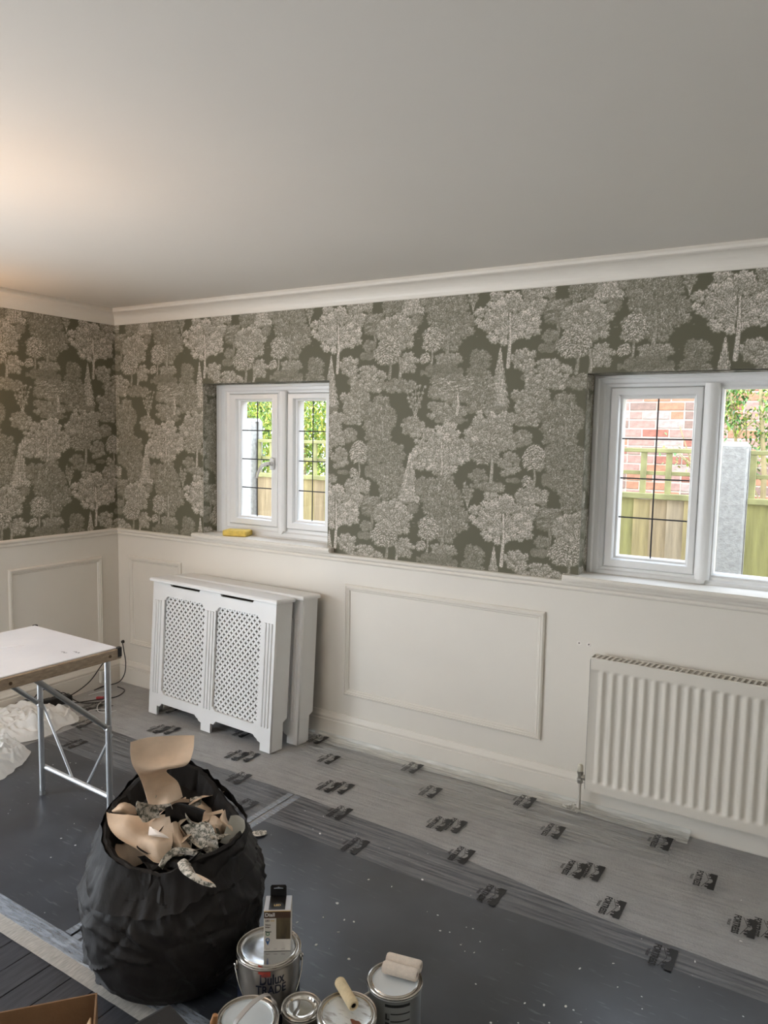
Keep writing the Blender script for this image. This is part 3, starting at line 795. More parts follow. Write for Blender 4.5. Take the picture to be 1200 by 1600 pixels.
def radiator_cover(name, label, ):
    t = thing(name, label, 'radiator cover', group=None)
    # face frame with two openings and cut-out feet, outline in (x, z)
    A = .100; O1 = (A, .435); O2 = (.520, CW - A); zt, zb_ = .690, .125
    def opening(a, b):
        c = .022
        pts = [(a, zb_ + c), (a, zt - c)]
        for s in range(7): th = PI / 2 * s / 6; pts.append((a + .012 + c * math.sin(th) * .0 + c * (1 - math.cos(th)), zt - c + c * math.sin(th)))
        for s in range(7): th = PI / 2 * s / 6; pts.append((b - .012 - c * (1 - math.cos(PI / 2 - th)), zt - c + c * math.sin(PI / 2 - th)))
        pts += [(b, zt - c), (b, zb_ + c)]
        for s in range(7): th = PI / 2 * s / 6; pts.append((b - .012 - c * (1 - math.cos(th)), zb_ + c - c * math.sin(th)))
        for s in range(7): th = PI / 2 * s / 6; pts.append((a + .012 + c * (1 - math.cos(PI / 2 - th)), zb_ + c - c * math.sin(PI / 2 - th)))
        return pts
    def foot(a, b):
        return [(a, 0), (a, .052), (a + .022, .052), (a + .030, .060), (a + .040, .072), (b - .052, .072), (b - .040, .060), (b - .026, .055), (b - .020, .046), (b, .040), (b, 0)]
    ol = [(0, 0)] + foot(.070, .440) + foot(.515, CW - .07) + [(CW, 0), (CW, CH)]
    # long air slots just under the top
    def slot(a, b): return [(b, CH), (b - .012, CH - .016), (a + .012, CH - .016), (a, CH)]
    ol += slot(.545, .800) + slot(.140, .395) + [(0, CH)]
    face = poly2d('face_frame', [ol, opening(*O1), opening(*O2)], .014, COVERW, t)
    apply_fn(face, lambda c: Vector((c.x, -c.z - .0 + .007, c.y)))
    face.data.flip_normals()
    for a, b in (O1, O2): lattice(a - .018, b + .018, zb_ - .018, zt + .018).obj('pierced_lattice', COVERW, t)
    for c0, w in ((.016, .062), (.446, .064), (CW - .078, .062)):
        g = G(); nfl = 3
        for k in range(nfl):
            x = c0 + .010 + k * (w - .020) / (nfl - 1)
            g.extr([(x - .0078, .002), (x - .0070, -.004), (x - .004, -.0065), (x + .004, -.0065), (x + .0070, -.004), (x + .0078, .002)], 2, .125, .66)
        g.obj('fluted_pilaster', COVERW, t)
    for x in (0, CW - .014):
        g = G(); g.extr([(.0145, 0), (CD - .028, 0), (CD - .028, .14), (CD, .155), (CD, CH), (.0145, CH)], 0, x, x + .014); g.obj('side_panel', COVERW, t)
    G().box(.0145, CW - .0145, CD - .034, CD - .031, .05, CH - .001).obj('hole_shade_board', mat('hole_shade_brown', (.055, .042, .03), .9), t)  # added board, coloured dark so the lattice holes look shaded
    g = G(); r = [(-.012, -.014), (CW + .012, -.014), (CW + .012, CD + .002), (-.012, CD + .002)]
    zz = [(0, 0), (.004, .002), (.004, .012), (.0, .018), (-.004, .021)]
    v = []
    for e, z in zz:
        for sx, (x, y) in zip(((-1, -1), (1, -1), (1, 1), (-1, 1)), r): v.append((x + sx[0] * e, y + sx[1] * e if sx[1] < 0 else y, CH + z))
    f = [(k * 4 + c, k * 4 + (c + 1) % 4, k * 4 + 4 + (c + 1) % 4, k * 4 + 4 + c) for k in range(len(zz) - 1) for c in range(4)] + [(3, 2, 1, 0), tuple(range(len(v) - 4, len(v)))]
    g.add(v, f).obj('top_board', COVERW, t)
    return t


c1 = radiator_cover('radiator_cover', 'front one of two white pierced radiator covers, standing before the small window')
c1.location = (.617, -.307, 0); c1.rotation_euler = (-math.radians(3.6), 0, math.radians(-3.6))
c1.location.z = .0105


def copy_tree(o, parent=None):
    c = o.copy(); COL.objects.link(c); c.parent = parent
    for ch in o.children: copy_tree(ch, c)
    return c


bpy.context.view_layer.update()
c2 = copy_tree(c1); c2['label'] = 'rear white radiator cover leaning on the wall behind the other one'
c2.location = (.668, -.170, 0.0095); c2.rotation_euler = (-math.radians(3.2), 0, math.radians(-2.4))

# ================================================================ trestle pasting table
TX0, TX1, TY1, TZ = .935, 1.53, -1.215, .754
tb = thing('pasting_table', 'white topped folding pasting table with wooden edge and metal legs', 'table', (TX0, TY1, .0058), math.radians(-2.2))
TW_, TL_ = TX1 - TX0, 2.0
TOPM = mat('pasted_white_board', (.80, .80, .82), .4, col2=(.72, .72, .75), noise_scale=4, bump=.05)
WOODE = mat('battered_beech_edge', (.42, .33, .23), .6, col2=(.25, .19, .14), noise_scale=16, stretch=(2, 2, 9), bump=.15)
G().bbox(.012, TW_ - .012, -TL_ + .012, -.012, TZ - .006, TZ, .0015).obj('tabletop', TOPM, tb)
for nm, b_ in (('edge_rail', (0, TW_, -.016, 0)), ('edge_rail', (0, TW_, -TL_, -TL_ + .016)), ('edge_rail', (0, .016, -TL_ + .0165, -.0165)), ('edge_rail', (TW_ - .016, TW_, -TL_ + .0165, -.0165))):
    G().bbox(*b_, TZ - .047, TZ - .0055, .002).obj(nm, WOODE, tb)
for sx in (0, 1):
    for sy in (0, 1):
        x = -.002 if sx == 0 else TW_ - .016; y = -.018 if sy == 1 else -TL_ - .002
        G().bbox(x, x + .018, y, y + .020, TZ - .040, TZ + .001, .003).obj('corner_cap', BLACKP, tb)
for y in (-.055, -.465, -1.0, -1.4, -1.9):
    G().tube([(TW_ - .002, y, TZ - .027), (TW_ + .003, y, TZ - .027)], .0062, 10).obj('bolt_head', mat('dark_bolt', (.12, .08, .05), .5, metal=.6), tb)
def leg_pair(y, s):
    for x in (.075, TW_ - .045):
        l = G().tube([(x, y, .004), (x, y, TZ - .047)], .0125, 14).obj('leg', ALU, tb, smooth=True)
        G().tube([(x, y, 0), (x, y, .02)], .0135, 12).obj('rubber_foot', mat('grey_rubber', (.2, .2, .2), .8), l)
        G().tube([(x + .004, y - s * .32, TZ - .045), (x + .004, y - s * .008, TZ - .335)], .0105, 10).obj('brace', mat('dull_steel', (.34, .34, .33), .45, metal=.7), tb, smooth=True)
        G().tube([(x - .004, y - s * .008, TZ - .335), (x + .018, y - s * .008, TZ - .335)], .013, 10).obj('rivet', ALU, tb, smooth=True)
    G().tube([(.070, y + .012, .125), (TW_ - .04, y + .012, .115)], .0105, 12).obj('cross_bar', mat('bright_aluminium', (.75, .76, .76), .3, metal=.6), tb, smooth=True)
    G().tube([(.075, y + .014, .405), (.260, y + .024, .120)], .0058, 8).obj('strut', ALU, tb, smooth=True)
    G().tube([(TW_ - .045, y + .014, .385), (.365, y + .024, .118)], .0058, 8).obj('strut', ALU, tb, smooth=True)
leg_pair(-.035, 1); leg_pair(-TL_ + .04, -1)
g = G()
for pts in (((.50, -.165), (.512, -.158), (.520, -.168), (.53, -.160)), ((.535, -.135), (.545, -.128), (.553, -.138), (.565, -.128), (.57, -.14))):
    g.tube([(x - .03, y - .02, TZ + .0002) for x, y in pts], .0011, 5)
g.obj('pencil_mark', mat('graphite', (.25, .25, .27), .6), tb)
g = G(); g.tube([(.16, -.40 + 0, TZ), (.22, -.33, TZ + .0004), (.26, -.26, TZ + .0004), (.275, -.22, TZ)], [.002, .004, .004, .002], 6); g.obj('paste_streak', mat('wet_paste', (.85, .85, .88), .15), tb)

# ================================================================ floor coverings
FELT = mat('grey_fleece_underlay', (.40, .395, .385), .8, col2=(.33, .325, .315), noise_scale=12, bump=.25, bump_scale=160)
g = G(); g.box(.02, 5.15, -1.02, -.021, .0006, .0022); tag(g.obj('grey_underlay', FELT), 'grey fleece protector laid along the skirting under the clear film', 'floor protector')


def dark_mat_():
    m = bpy.data.materials.new('dark_protection_board'); m.use_nodes = True; n = m.node_tree; b = n.nodes['Principled BSDF']
    b.inputs['Roughness'].default_value = .38; b.inputs['Coat Weight'].default_value = .4; b.inputs['Coat Roughness'].default_value = .28
    t = n.nodes.new('ShaderNodeTexCoord'); L = n.links
    def nz(scale, stretch=None, detail=5):
        q = n.nodes.new('ShaderNodeTexNoise'); q.inputs['Scale'].default_value = scale; q.inputs['Detail'].default_value = detail
        if stretch:
            mp = n.nodes.new('ShaderNodeMapping'); mp.inputs['Scale'].default_value = stretch; mp.inputs['Rotation'].default_value = (0, 0, .25); L.new(t.outputs['Object'], mp.inputs[0]); L.new(mp.outputs[0], q.inputs[0])
        else: L.new(t.outputs['Object'], q.inputs[0])
        return q
    base = n.nodes.new('ShaderNodeValToRGB'); q = nz(3.2); L.new(q.outputs[0], base.inputs[0])
    e = base.color_ramp.elements; e[0].position = .35; e[0].color = (.028, .031, .038, 1); e[1].position = .7; e[1].color = (.054, .060, .072, 1)
    last = base.outputs[0]
    # paint specks: small spots kept where a coarse noise says they cluster
    vor = n.nodes.new('ShaderNodeTexVoronoi'); vor.inputs['Scale'].default_value = 26; L.new(t.outputs['Object'], vor.inputs[0])
    ds = nz(45); ad = n.nodes.new('ShaderNodeMath'); ad.operation = 'MULTIPLY_ADD'; ad.inputs[1].default_value = .34; L.new(ds.outputs[0], ad.inputs[0]); L.new(vor.outputs['Distance'], ad.inputs[2])
    lt = n.nodes.new('ShaderNodeMath'); lt.operation = 'LESS_THAN'; L.new(ad.outputs[0], lt.inputs[0])
    sz = nz(2.6, detail=2); m1 = n.nodes.new('ShaderNodeMapRange'); m1.inputs[1].default_value = .42; m1.inputs[2].default_value = .75; m1.inputs[3].default_value = .165; m1.inputs[4].default_value = .29
    L.new(sz.outputs[0], m1.inputs[0]); L.new(m1.outputs[0], lt.inputs[1])
    # scuffs: stretched fine noise
    sc = nz(13, (1, 5, 1), 9); m2 = n.nodes.new('ShaderNodeMapRange'); m2.inputs[1].default_value = .60; m2.inputs[2].default_value = .82; m2.inputs[3].default_value = 0; m2.inputs[4].default_value = .38
    L.new(sc.outputs[0], m2.inputs[0])
    lowm = nz(2.2, detail=3); m4 = n.nodes.new('ShaderNodeMapRange'); m4.inputs[1].default_value = .45; m4.inputs[2].default_value = .62; L.new(lowm.outputs[0], m4.inputs[0])
    mm = n.nodes.new('ShaderNodeMath'); mm.operation = 'MULTIPLY'; L.new(m2.outputs[0], mm.inputs[0]); L.new(m4.outputs[0], mm.inputs[1])
    for fac, c in ((mm.outputs[0], (.42, .44, .46, 1)), (lt.outputs[0], (.62, .63, .62, 1))):
        mx = n.nodes.new('ShaderNodeMix'); mx.data_type = 'RGBA'; L.new(fac, mx.inputs[0]); L.new(last, mx.inputs[6]); mx.inputs[7].default_value = c; last = mx.outputs[2]
    L.new(last, b.inputs['Base Color'])
    rg = nz(7); m3 = n.nodes.new('ShaderNodeMapRange'); m3.inputs[3].default_value = .30; m3.inputs[4].default_value = .52; L.new(rg.outputs[0], m3.inputs[0]); L.new(m3.outputs[0], b.inputs['Roughness'])
    return m


BOARD = dark_mat_()
rr = random.Random(5)


def sheet_(name, outline, z0, z1, m, label, wob=.004):
    pts = []
    for i in range(len(outline)):
        a, c = Vector(outline[i]), Vector(outline[(i + 1) % len(outline)]); k = max(1, int((c - a).length / .06))
        for s in range(k):
            p = a + (c - a) * s / k
            if s: p += Vector((rr.uniform(-wob, wob), rr.uniform(-wob, wob)))
            pts.append((p.x, p.y))
    g = G(); g.extr(pts, 2, z0, z1); return tag(g.obj(name, m), label, 'floor protector')


sheet_('protection_board', [(.46, -.60), (1.20, -.612), (1.70, -.622), (1.938, -.630), (1.938, -1.800), (.46, -1.800)], .0024, .0056, BOARD, 'bluish dark protection board under the table and the bag')
sheet_('protection_board', [(1.948, -.628), (2.30, -.650), (2.63, -.662), (2.90, -.702), (3.07, -.722), (3.29, -.755), (3.49, -.775), (3.87, -.790), (5.1, -.80), (5.1, -1.835), (1.948, -1.835)], .0024, .0056, BOARD, 'large dark paint-specked protection board beside the radiator wall film', .003)

# clear film with the printed marks
FILM = thin('clear_film', (.75, .76, .78), .10, .22, bump=.8, bump_scale=8, stretch=(.45, 9, 1), alpha_noise=.17)  # streaks in the opacity stand in for highlights on the wrinkles
g = G(); nxs, nys = 260, 60
v = []
for j in range(nys + 1):
    for i in range(nxs + 1):
        x = .03 + (3.52 - .03) * i / nxs + (1.5 * (i / nxs > .999)); y = -.022 - (.90 - .022) * (j / nys) ** 1.3
        w = math.exp(-((y + .16) / .13) ** 2) * (.5 + .5 * math.sin(x * 2.1 - 1.5))
        w += .25 * math.exp(-((y + .62) / .07) ** 2); z = .0070 + .009 * w * (1 - 2 * abs(noise.noise(Vector((x * 1.3 + y * 2, y * 20 + x * .8, 3))))) + .0010 * noise.noise(Vector((x * 3, y * 45, 0)))
        v.append((x, y + .006 * math.sin(x * 4) * (j / nys), max(z, .0062)))
f = [(j * (nxs + 1) + i, j * (nxs + 1) + i + 1, (j + 1) * (nxs + 1) + i + 1, (j + 1) * (nxs + 1) + i) for j in range(nys) for i in range(nxs)]
film = thing('clear_floor_film', 'clear printed plastic film spread over the floor beside the skirting', 'floor film', (0, 0, 0))
g.add(v, f).obj('film_sheet', FILM, film, smooth=False)
BUNCH = thin('bunched_film', (.62, .62, .60), .24, .3, bump=.9, bump_scale=7, stretch=(.4, 12, 1), alpha_noise=.24)  # added second layer; its streaked opacity paints the fold highlights
v = []
for j in range(40):
    for i in range(200):
        x = 1.66 + 1.82 * i / 199; wd = .16 + .14 * math.sin((x - 1.6) * 1.5) + .03 * noise.noise(Vector((x * 3, 0, 9))); y = -.075 - wd * j / 39
        v.append((x, y, .0165 + .007 * (1 - 2 * abs(noise.noise(Vector((x * 1.1 + y * 1.5, y * 26 + x * 1.2, 4))))) * (1 - j / 42)))
G().add(v, [(j * 200 + i, (j + 1) * 200 + i, (j + 1) * 200 + i + 1, j * 200 + i + 1) for j in range(39) for i in range(199)]).obj('bunched_film_fold', BUNCH, film)
INK = mat('black_print', (.012, .012, .012), .5)
WH = .0085


def mark():
    g = G(); v, f = text_mesh('FORTRESS', .026, 0, .0011); g.add([(c.x * .96, c.y * 1.15, 0) for c in v], f)
    v, f = text_mesh('TRADE', .0125, 0, .0004); g.add([(c.x, c.y - .022, 0) for c in v], f)
    # gable line
    def seg(a, b, w): d = Vector((b[0] - a[0], b[1] - a[1])).normalized(); nn = Vector((-d.y, d.x)) * w; g.add([(a[0] + nn.x, a[1] + nn.y, 0), (a[0] - nn.x, a[1] - nn.y, 0), (b[0] - nn.x, b[1] - nn.y, 0), (b[0] + nn.x, b[1] + nn.y, 0)], [(0, 1, 2, 3)])
    seg((-.052, .018), (-.004, .036), .0009); seg((.052, .018), (-.004, .036), .0009)
    # skyline block with notches towards the lettering
    T = [(-.056, .061), (-.056, .036), (-.050, .036), (-.050, .028), (-.044, .028), (-.044, .034), (-.038, .034), (-.038, .026), (-.032, .030), (-.032, .040), (-.022, .040), (-.022, .033), (-.016, .033), (-.016, .046), (-.010, .048), (-.004, .050), (.004, .049), (.010, .046), (.016, .043), (.016, .034), (.022, .034), (.022, .028), (.030, .028), (.030, .038), (.036, .038), (.036, .031), (.042, .026), (.048, .031), (.048, .038), (.056, .038), (.056, .061)]
    g.extr(T, 2, 0, .0001)
    return g


proto = mark().obj('printed_mark', INK, film)
rows = [(1.665, -.110, -.022, 0), (1.856, -.276, -.028, 0), (2.037, -.479, -.02, 1), (2.190, -.664, -.012, 0), (2.392, -.845, -.006, 0)]
first_m = True
for rx, ry, dy, dbl in rows:
    for k in range(-4, 7):
        x = rx + k * .5845; y = ry + dy * k
        if x < .12 or x > (3.5 if ry > -.2 else 4.9): continue
        for off in ((-.030, .030) if dbl else (0,)):
            o = proto if first_m else proto.copy()
            if not first_m: COL.objects.link(o)
            first_m = False; o.parent = film; o.location = (x + off - .006, y + (.012 if off > 0 else (-.01 if dbl else 0)), .0255 if ry > -.3 and x > 1.6 else (.0165 if ry > -.3 else .0092)); o.rotation_euler = (0, 0, -PI / 2)
# loose specks of paper and paint on the boards
CHIP = mat('dried_paint_chip', (.75, .75, .72), .6); g = G()
for px, py in ((464, 1441), (505, 1433), (538, 1437), (553, 1440), (529, 1456), (494, 1476), (545, 1498), (965, 1542), (850, 1570), (906, 1513), (958, 1505), (1158, 1408), (1157, 1472), (968, 1418), (1086, 1502), (576, 1374), (612, 1385), (660, 1374), (756, 1398), (720, 1476), (741, 1488), (500, 1302), (527, 1411), (820, 1567), (884, 1572)):
    c = U(px, py, 2, .007); k = rr.randint(5, 7); r = rr.uniform(.003, .0075); a0 = rr.random() * 6; s = rr.uniform(.3, .8)
    ol = [(c.x + r * rr.uniform(.6, 1.2) * math.cos(a0) * math.cos(2 * PI * i / k) - r * s * math.sin(a0) * math.sin(2 * PI * i / k), c.y + r * math.sin(a0) * math.cos(2 * PI * i / k) + r * s * math.cos(a0) * math.sin(2 * PI * i / k)) for i in range(k)]
    g.extr(ol, 2, .0058 if c.y < -.7 else .0105, .0070 if c.y < -.7 else .0115)
tag(g.obj('paint_chips', CHIP), 'scattered white chips of dried paint and paper on the floor sheets', 'debris', kind='stuff')

# creamy masking film bunched along the foot of the skirting
MILK = thin('milky_masking_film', (.72, .71, .66), .80, .35, bump=.5, bump_scale=14, stretch=(.7, 6, 6), alpha_noise=.15)
def crinkle(name, x0, x1, prof, m, label, seed, wob=.012, nx=240, edge=None):
    v = []; n_ = len(prof)
    for i in range(nx + 1):
        x = x0 + (x1 - x0) * i / nx
        for j, (y, z) in enumerate(prof):
            k = noise.noise(Vector((x * 3.2, j * .8, seed))) * wob * (j / n_); k2 = noise.noise(Vector((x * 14, j * 1.9, seed + 5))) * wob * .25
            v.append((x, y - abs(k) * 2 * (1 if j > 2 else .2) + k2 * (j > 1), max(z + (k2 * .8 + abs(k) * .35) * (0 < j < n_ - 1), .0075)))
    f = [(i * n_ + j, (i + 1) * n_ + j, (i + 1) * n_ + j + 1, i * n_ + j + 1) for i in range(nx) for j in range(n_ - 1)]
    return tag(G().add(v, f).obj(name, m, smooth=True), label, 'masking film')
crinkle('masking_film', 1.63, 3.522, [(-.0215, .034), (-.0225, .022), (-.026, .016), (-.032, .019), (-.040, .012), (-.048, .016), (-.060, .010), (-.074, .013), (-.088, .009)], MILK, 'cream crinkled masking film taped along the foot of the window wall', 2)
crinkle('masking_film', .60, 1.60, [(-.0215, .028), (-.024, .014), (-.032, .010), (-.042, .009)], MILK, 'short masking strip behind the two radiator covers', 7, .006, 80)
tg = thing('tape_wad', 'crumpled pale tape wad on the floor at the foot of the valve pipe', 'tape', (3.02, -.085, .008))
for q, (dx, dy, a, l, w) in enumerate(((0, 0, .3, .05, .026), (.045, -.02, -.5, .045, .030), (.02, .012, .9, .04, .02))):
    g = G(); M = Matrix.Translation((dx, dy, .006 + q * .006)) @ Matrix.Rotation(a, 4, 'Z'); v = []
    for i in range(9):
        for j in range(5):
            v.append(((i / 8 - .5) * l, (j / 4 - .5) * w, .010 * abs(math.sin(i * 1.1 + j * .7 + q)) + .006 * noise.noise(Vector((i, j, q)))))
    g.add(v, [(i * 5 + j, (i + 1) * 5 + j, (i + 1) * 5 + j + 1, i * 5 + j + 1) for i in range(8) for j in range(4)], M); g.obj('tape_fold', MILK, tg, smooth=True)

# clear tape and the pale film strip that close the boards off from the bare floorboards
CLEAR = thin('clear_tape', (.62, .68, .76), .42, .2, bump=.3, bump_scale=25, stretch=(1, 5, 1), alpha_noise=.12)
PALE = thin('pale_masking_strip', (.62, .58, .52), .72, .4, bump=.3, bump_scale=30, stretch=(6, 1, 1), alpha_noise=.12)
def tape(x0, y0, x1, y1, w, m, label, z=.0062, seed=1):
    d = Vector((x1 - x0, y1 - y0, 0)); L = d.length; d.normalize(); nn = Vector((-d.y, d.x, 0)); n_ = int(L / .03) + 1; v = []
    for i in range(n_ + 1):
        for j in range(5):
            p = Vector((x0, y0, 0)) + d * L * i / n_ + nn * ((j / 4 - .5) * w)
            v.append((p.x, p.y, z + .0016 * abs(noise.noise(Vector((i * .35, j * 1.3, seed)))) + (.003 * math.exp(-((j - 2 - .5 * math.sin(i * .2)) / .5) ** 2) if m is CLEAR and w > .05 else 0)))
    f = [(i * 5 + j, (i + 1) * 5 + j, (i + 1) * 5 + j + 1, i * 5 + j + 1) for i in range(n_) for j in range(4)]
    return tag(G().add(v, f).obj('tape_strip', m), label, 'tape')
tape(.5, -1.785, 2.62, -1.845, .062, CLEAR, 'wide glossy clear tape running along the outer edge of the dark boards', .0066, 3)
tape(.5, -1.852, 2.75, -1.895, .056, PALE, 'pale translucent masking strip lying half on the bare floorboards', .0045, 4)
tape(1.925, -.64, 1.925, -1.79, .028, CLEAR, 'clear tape along the edge of the bluish board at the seam', .0066, 5)
tape(1.965, -.64, 1.965, -1.84, .030, CLEAR, 'clear tape along the edge of the large board at the seam', .0066, 6)
tape(2.0, -1.80, 2.06, -1.77, .03, CLEAR, 'short torn end of clear tape by the board corner', .009, 7)

# ================================================================ sponge on the sill
sp_ = tag(G().bbox(-.048, .048, -.038, .038, 0, .031, .005).obj('sponge', mat('yellow_sponge', (.78, .56, .13), .9, noise_amt=.12, noise_scale=90, bump=.5, bump_scale=300)), 'yellow rectangular sponge lying on the sill of the small window', 'sponge')
sp_.location = (.985, .040, 1.0352); sp_.rotation_euler = (0, 0, .32)
sp_.scale = (1.55, 1.25, 1.1)

# ================================================================ white dust sheets in the corner
CLOTH = mat('cotton_dust_sheet', (.80, .79, .76), .9, noise_amt=.05, noise_scale=6, bump=.15, bump_scale=200)


def cloth(name, label, c, rx, ry, h, seed, rz=0):
    rf = random.Random(seed); folds = [(rf.uniform(-rx, rx), rf.uniform(-ry, ry), *(lambda t: (math.cos(t), math.sin(t)))(rf.gauss(.5, .7)), rf.uniform(.05, .20), rf.uniform(.005, .014), rf.uniform(.008, .024), rf.uniform(-3, 3)) for q in range(70)]
    n1, n2 = 190, 70; v = []; M = Matrix.Translation((c[0], c[1], .006)) @ Matrix.Rotation(rz, 4, 'Z')
    for j in range(n2 + 1):
        r = j / n2
        for i in range(n1):
            a = 2 * PI * i / n1; edge = 1 + .22 * noise.noise(Vector((math.cos(a) * 1.6, math.sin(a) * 1.6, seed))) + .07 * noise.noise(Vector((math.cos(a) * 6, math.sin(a) * 6, seed + 3)))
            x, y = r * math.cos(a) * rx * edge, r * math.sin(a) * ry * edge
            q = Vector((x * 5, y * 5, seed)); w = Vector((noise.noise(q), noise.noise(q + Vector((5, 1, 0))), 0)) * .5
            rid = 1 - abs(noise.noise(Vector((x * 8, y * 15, seed + 9)) + w * 4)) * 2.2; rid2 = 1 - abs(noise.noise(Vector((x * 22, y * 18, seed + 2)) + w * 6)) * 2
            dome = (1 - r ** 2.2); fo = 0
            for fx, fy, c_, s_, L_, w_, am_, cv_ in folds:
                dx, dy_ = x - fx, y - fy; u_ = dx * c_ + dy_ * s_
                if abs(u_) < L_:
                    t_ = dy_ * c_ - dx * s_ + cv_ * u_ * u_
                    if abs(t_) < 3 * w_: fo += am_ * math.exp(-(t_ / w_) ** 2) * (1 - (u_ / L_) ** 2)
            z = fo * min(1, (1 - r) * 5) + h * dome * (.58 + .14 * rid + .07 * rid2 + .2 * noise.noise(Vector((x * 3, y * 3, seed + 1)))) + .010 * (1 - r ** 8) + (.006 * rid if r > .8 else 0) * (1 - r)
            if r > .93: z = min(z, .016 * (1 - r) / .07 + .001)
            v.append((x, y, max(z, .001)))
    f = [(j * n1 + i, j * n1 + (i + 1) % n1, (j + 1) * n1 + (i + 1) % n1, (j + 1) * n1 + i) for j in range(n2) for i in range(n1)]
    return tag(G().add(v, f, M).obj(name, CLOTH, smooth=False), label, 'dust sheet')


s1 = cloth('dust_sheet', 'crumpled white dust sheet against the side wall behind the table legs', (.20, -.84), .22, .31, .105, 4, -.3)
s2 = cloth('dust_sheet', 'crumpled white dust sheet lying nearer the table, on the dark board', (.50, -1.25), .22, .24, .10, 17, .2)
for s in (s1, s2): s.data.polygons.foreach_set('use_smooth', [True] * len(s.data.polygons))

# ================================================================ cables and boxes in the far corner
CABLE = mat('black_cable', (.012, .012, .012), .45); WCABLE = mat('white_cable', (.62, .62, .60), .4)


def cable(label, pts, r=.0033, m=CABLE, n=8):
    P = [Vector(p) for p in pts]; out = []
    for i in range(len(P) - 1):
        p0, p1, p2, p3 = P[max(i - 1, 0)], P[i], P[i + 1], P[min(i + 2, len(P) - 1)]
        for s in range(n):
            t = s / n; out.append(.5 * ((2 * p1) + (p2 - p0) * t + (2 * p0 - 5 * p1 + 4 * p2 - p3) * t * t + (3 * p1 - p0 - 3 * p2 + p3) * t ** 3))
    out.append(P[-1])
    return tag(G().tube(out, r, 8).obj('cable', m, smooth=True), label, 'cable', group=None)


cable('black lead curving out from the back wall plug hole down to the floor', [(.043, -.012, .255), (.075, -.03, .22), (.115, -.05, .15), (.125, -.07, .08), (.10, -.10, .03), (.04, -.16, .012), (.05, -.24, .01)])
cable('black lead rising slantwise along the side wall to the corner', [(.03, -.58, .012), (.07, -.44, .03), (.05, -.28, .07), (.035, -.17, .15), (.032, -.10, .20)])
cable('black lead looping loosely over the grey floor', [(.07, -.56, .03), (.14, -.46, .012), (.20, -.36, .011), (.26, -.25, .011), (.21, -.14, .011), (.12, -.12, .012)])
cable('thin black lead tangled beside the power strip', [(.05, -.52, .05), (.11, -.50, .08), (.13, -.44, .02), (.20, -.42, .011), (.27, -.34, .011), (.24, -.27, .011)], .0028)
cable('black lead arching over the power strip', [(.035, -.68, .01), (.035, -.62, .09), (.05, -.56, .11), (.06, -.50, .08), (.10, -.46, .02)], .003)
cable('black lead arching from the adaptor to the wall', [(.03, -.76, .02), (.03, -.72, .07), (.04, -.67, .075), (.05, -.64, .05)], .003)
cable('white lead looping beyond the dust sheet', [(.14, -.50, .05), (.22, -.54, .02), (.30, -.58, .012), (.36, -.56, .011), (.33, -.48, .011), (.38, -.42, .011)], .003, WCABLE)
cable('white lead curving across the grey floor', [(.10, -.32, .012), (.16, -.26, .03), (.20, -.24, .012), (.29, -.40, .011), (.40, -.47, .011), (.45, -.40, .011)], .0028, WCABLE)
pl = thing('aerial_plug', 'small black plug in the back wall above the skirting', 'plug', (.037, 0, .265)); M = Matrix.Rotation(PI / 2, 4, 'X')
G().lathe([(0, .014), (.008, .014), (.010, .010), (.011, 0)], 18, M=M).obj('plug_cap', BLACKP, pl, smooth=True)
ps = thing('power_strip', 'black power strip on the floor by the side wall', 'power strip', (.062, -.545, .003), math.radians(78))
G().bbox(-.115, .115, -.026, .026, 0, .045, .006).obj('strip_body', BLACKP, ps)
for k in range(4): G().bbox(-.100 + k * .054, -.056 + k * .054, -.02, .02, .0452, .0475, .0008).obj('socket', mat('socket_black', (.03, .03, .03), .3), ps)
ad = thing('power_adaptor', 'square black adaptor beside the power strip', 'adaptor', (.050, -.715, .003), .15)
G().bbox(-.028, .028, -.04, .04, 0, .075, .006).obj('adaptor_body', BLACKP, ad)
rc = thing('red_connector', 'small red plug lying among the black leads', 'plug', (.20, -.315, .004), .6)
G().bbox(-.022, .022, -.009, .009, 0, .016, .003).obj('connector_body', mat('red_plastic', (.35, .03, .04), .4), rc)
wb = thing('wall_box', 'small cream telephone socket box low on the skirting in the corner', 'socket box', (.021, -.145, .035))
G().bbox(0, .024, -.038, .038, 0, .078, .004).obj('box_body', mat('cream_plastic', (.70, .68, .62), .4), wb)
g = G()
for k in range(5): g.box(.0242, .0248, -.026, .010, .018 + k * .009, .021 + k * .009)
g.obj('vent_slots', mat('slot_grey', (.3, .3, .28), .6), wb); G().box(.0242, .025, .018, .028, .03, .055).obj('label_patch', mat('tan_patch', (.5, .38, .25), .6), wb)

# ================================================================ refuse bag full of wallpaper offcuts
BAGM = mat('black_refuse_plastic', (.015, .0125, .011), .62, spec=.28, bump=.6, bump_scale=22, col2=(.010, .009, .009), noise_scale=4, stretch=(1, 1, .5))
BC = Vector((2.30, -1.68, 0)); RT = Vector((.854, .52, 0)); FR = Vector((.52, -.854, 0))
bag = thing('refuse_bag', 'full black refuse bag with open top beside the paint tins', 'bag', BC)


def cyc(tab, a):
    """periodic smooth interpolation of values given at even angles"""
    n_ = len(tab); t = (a / (2 * PI) * n_) % n_; i = int(t); u = t - i; p = [tab[(i + k - 1) % n_] for k in range(4)]
    return .5 * (2 * p[1] + (p[2] - p[0]) * u + (2 * p[0] - 5 * p[1] + 4 * p[2] - p[3]) * u * u + (3 * p[1] - p[0] - 3 * p[2] + p[3]) * u ** 3)


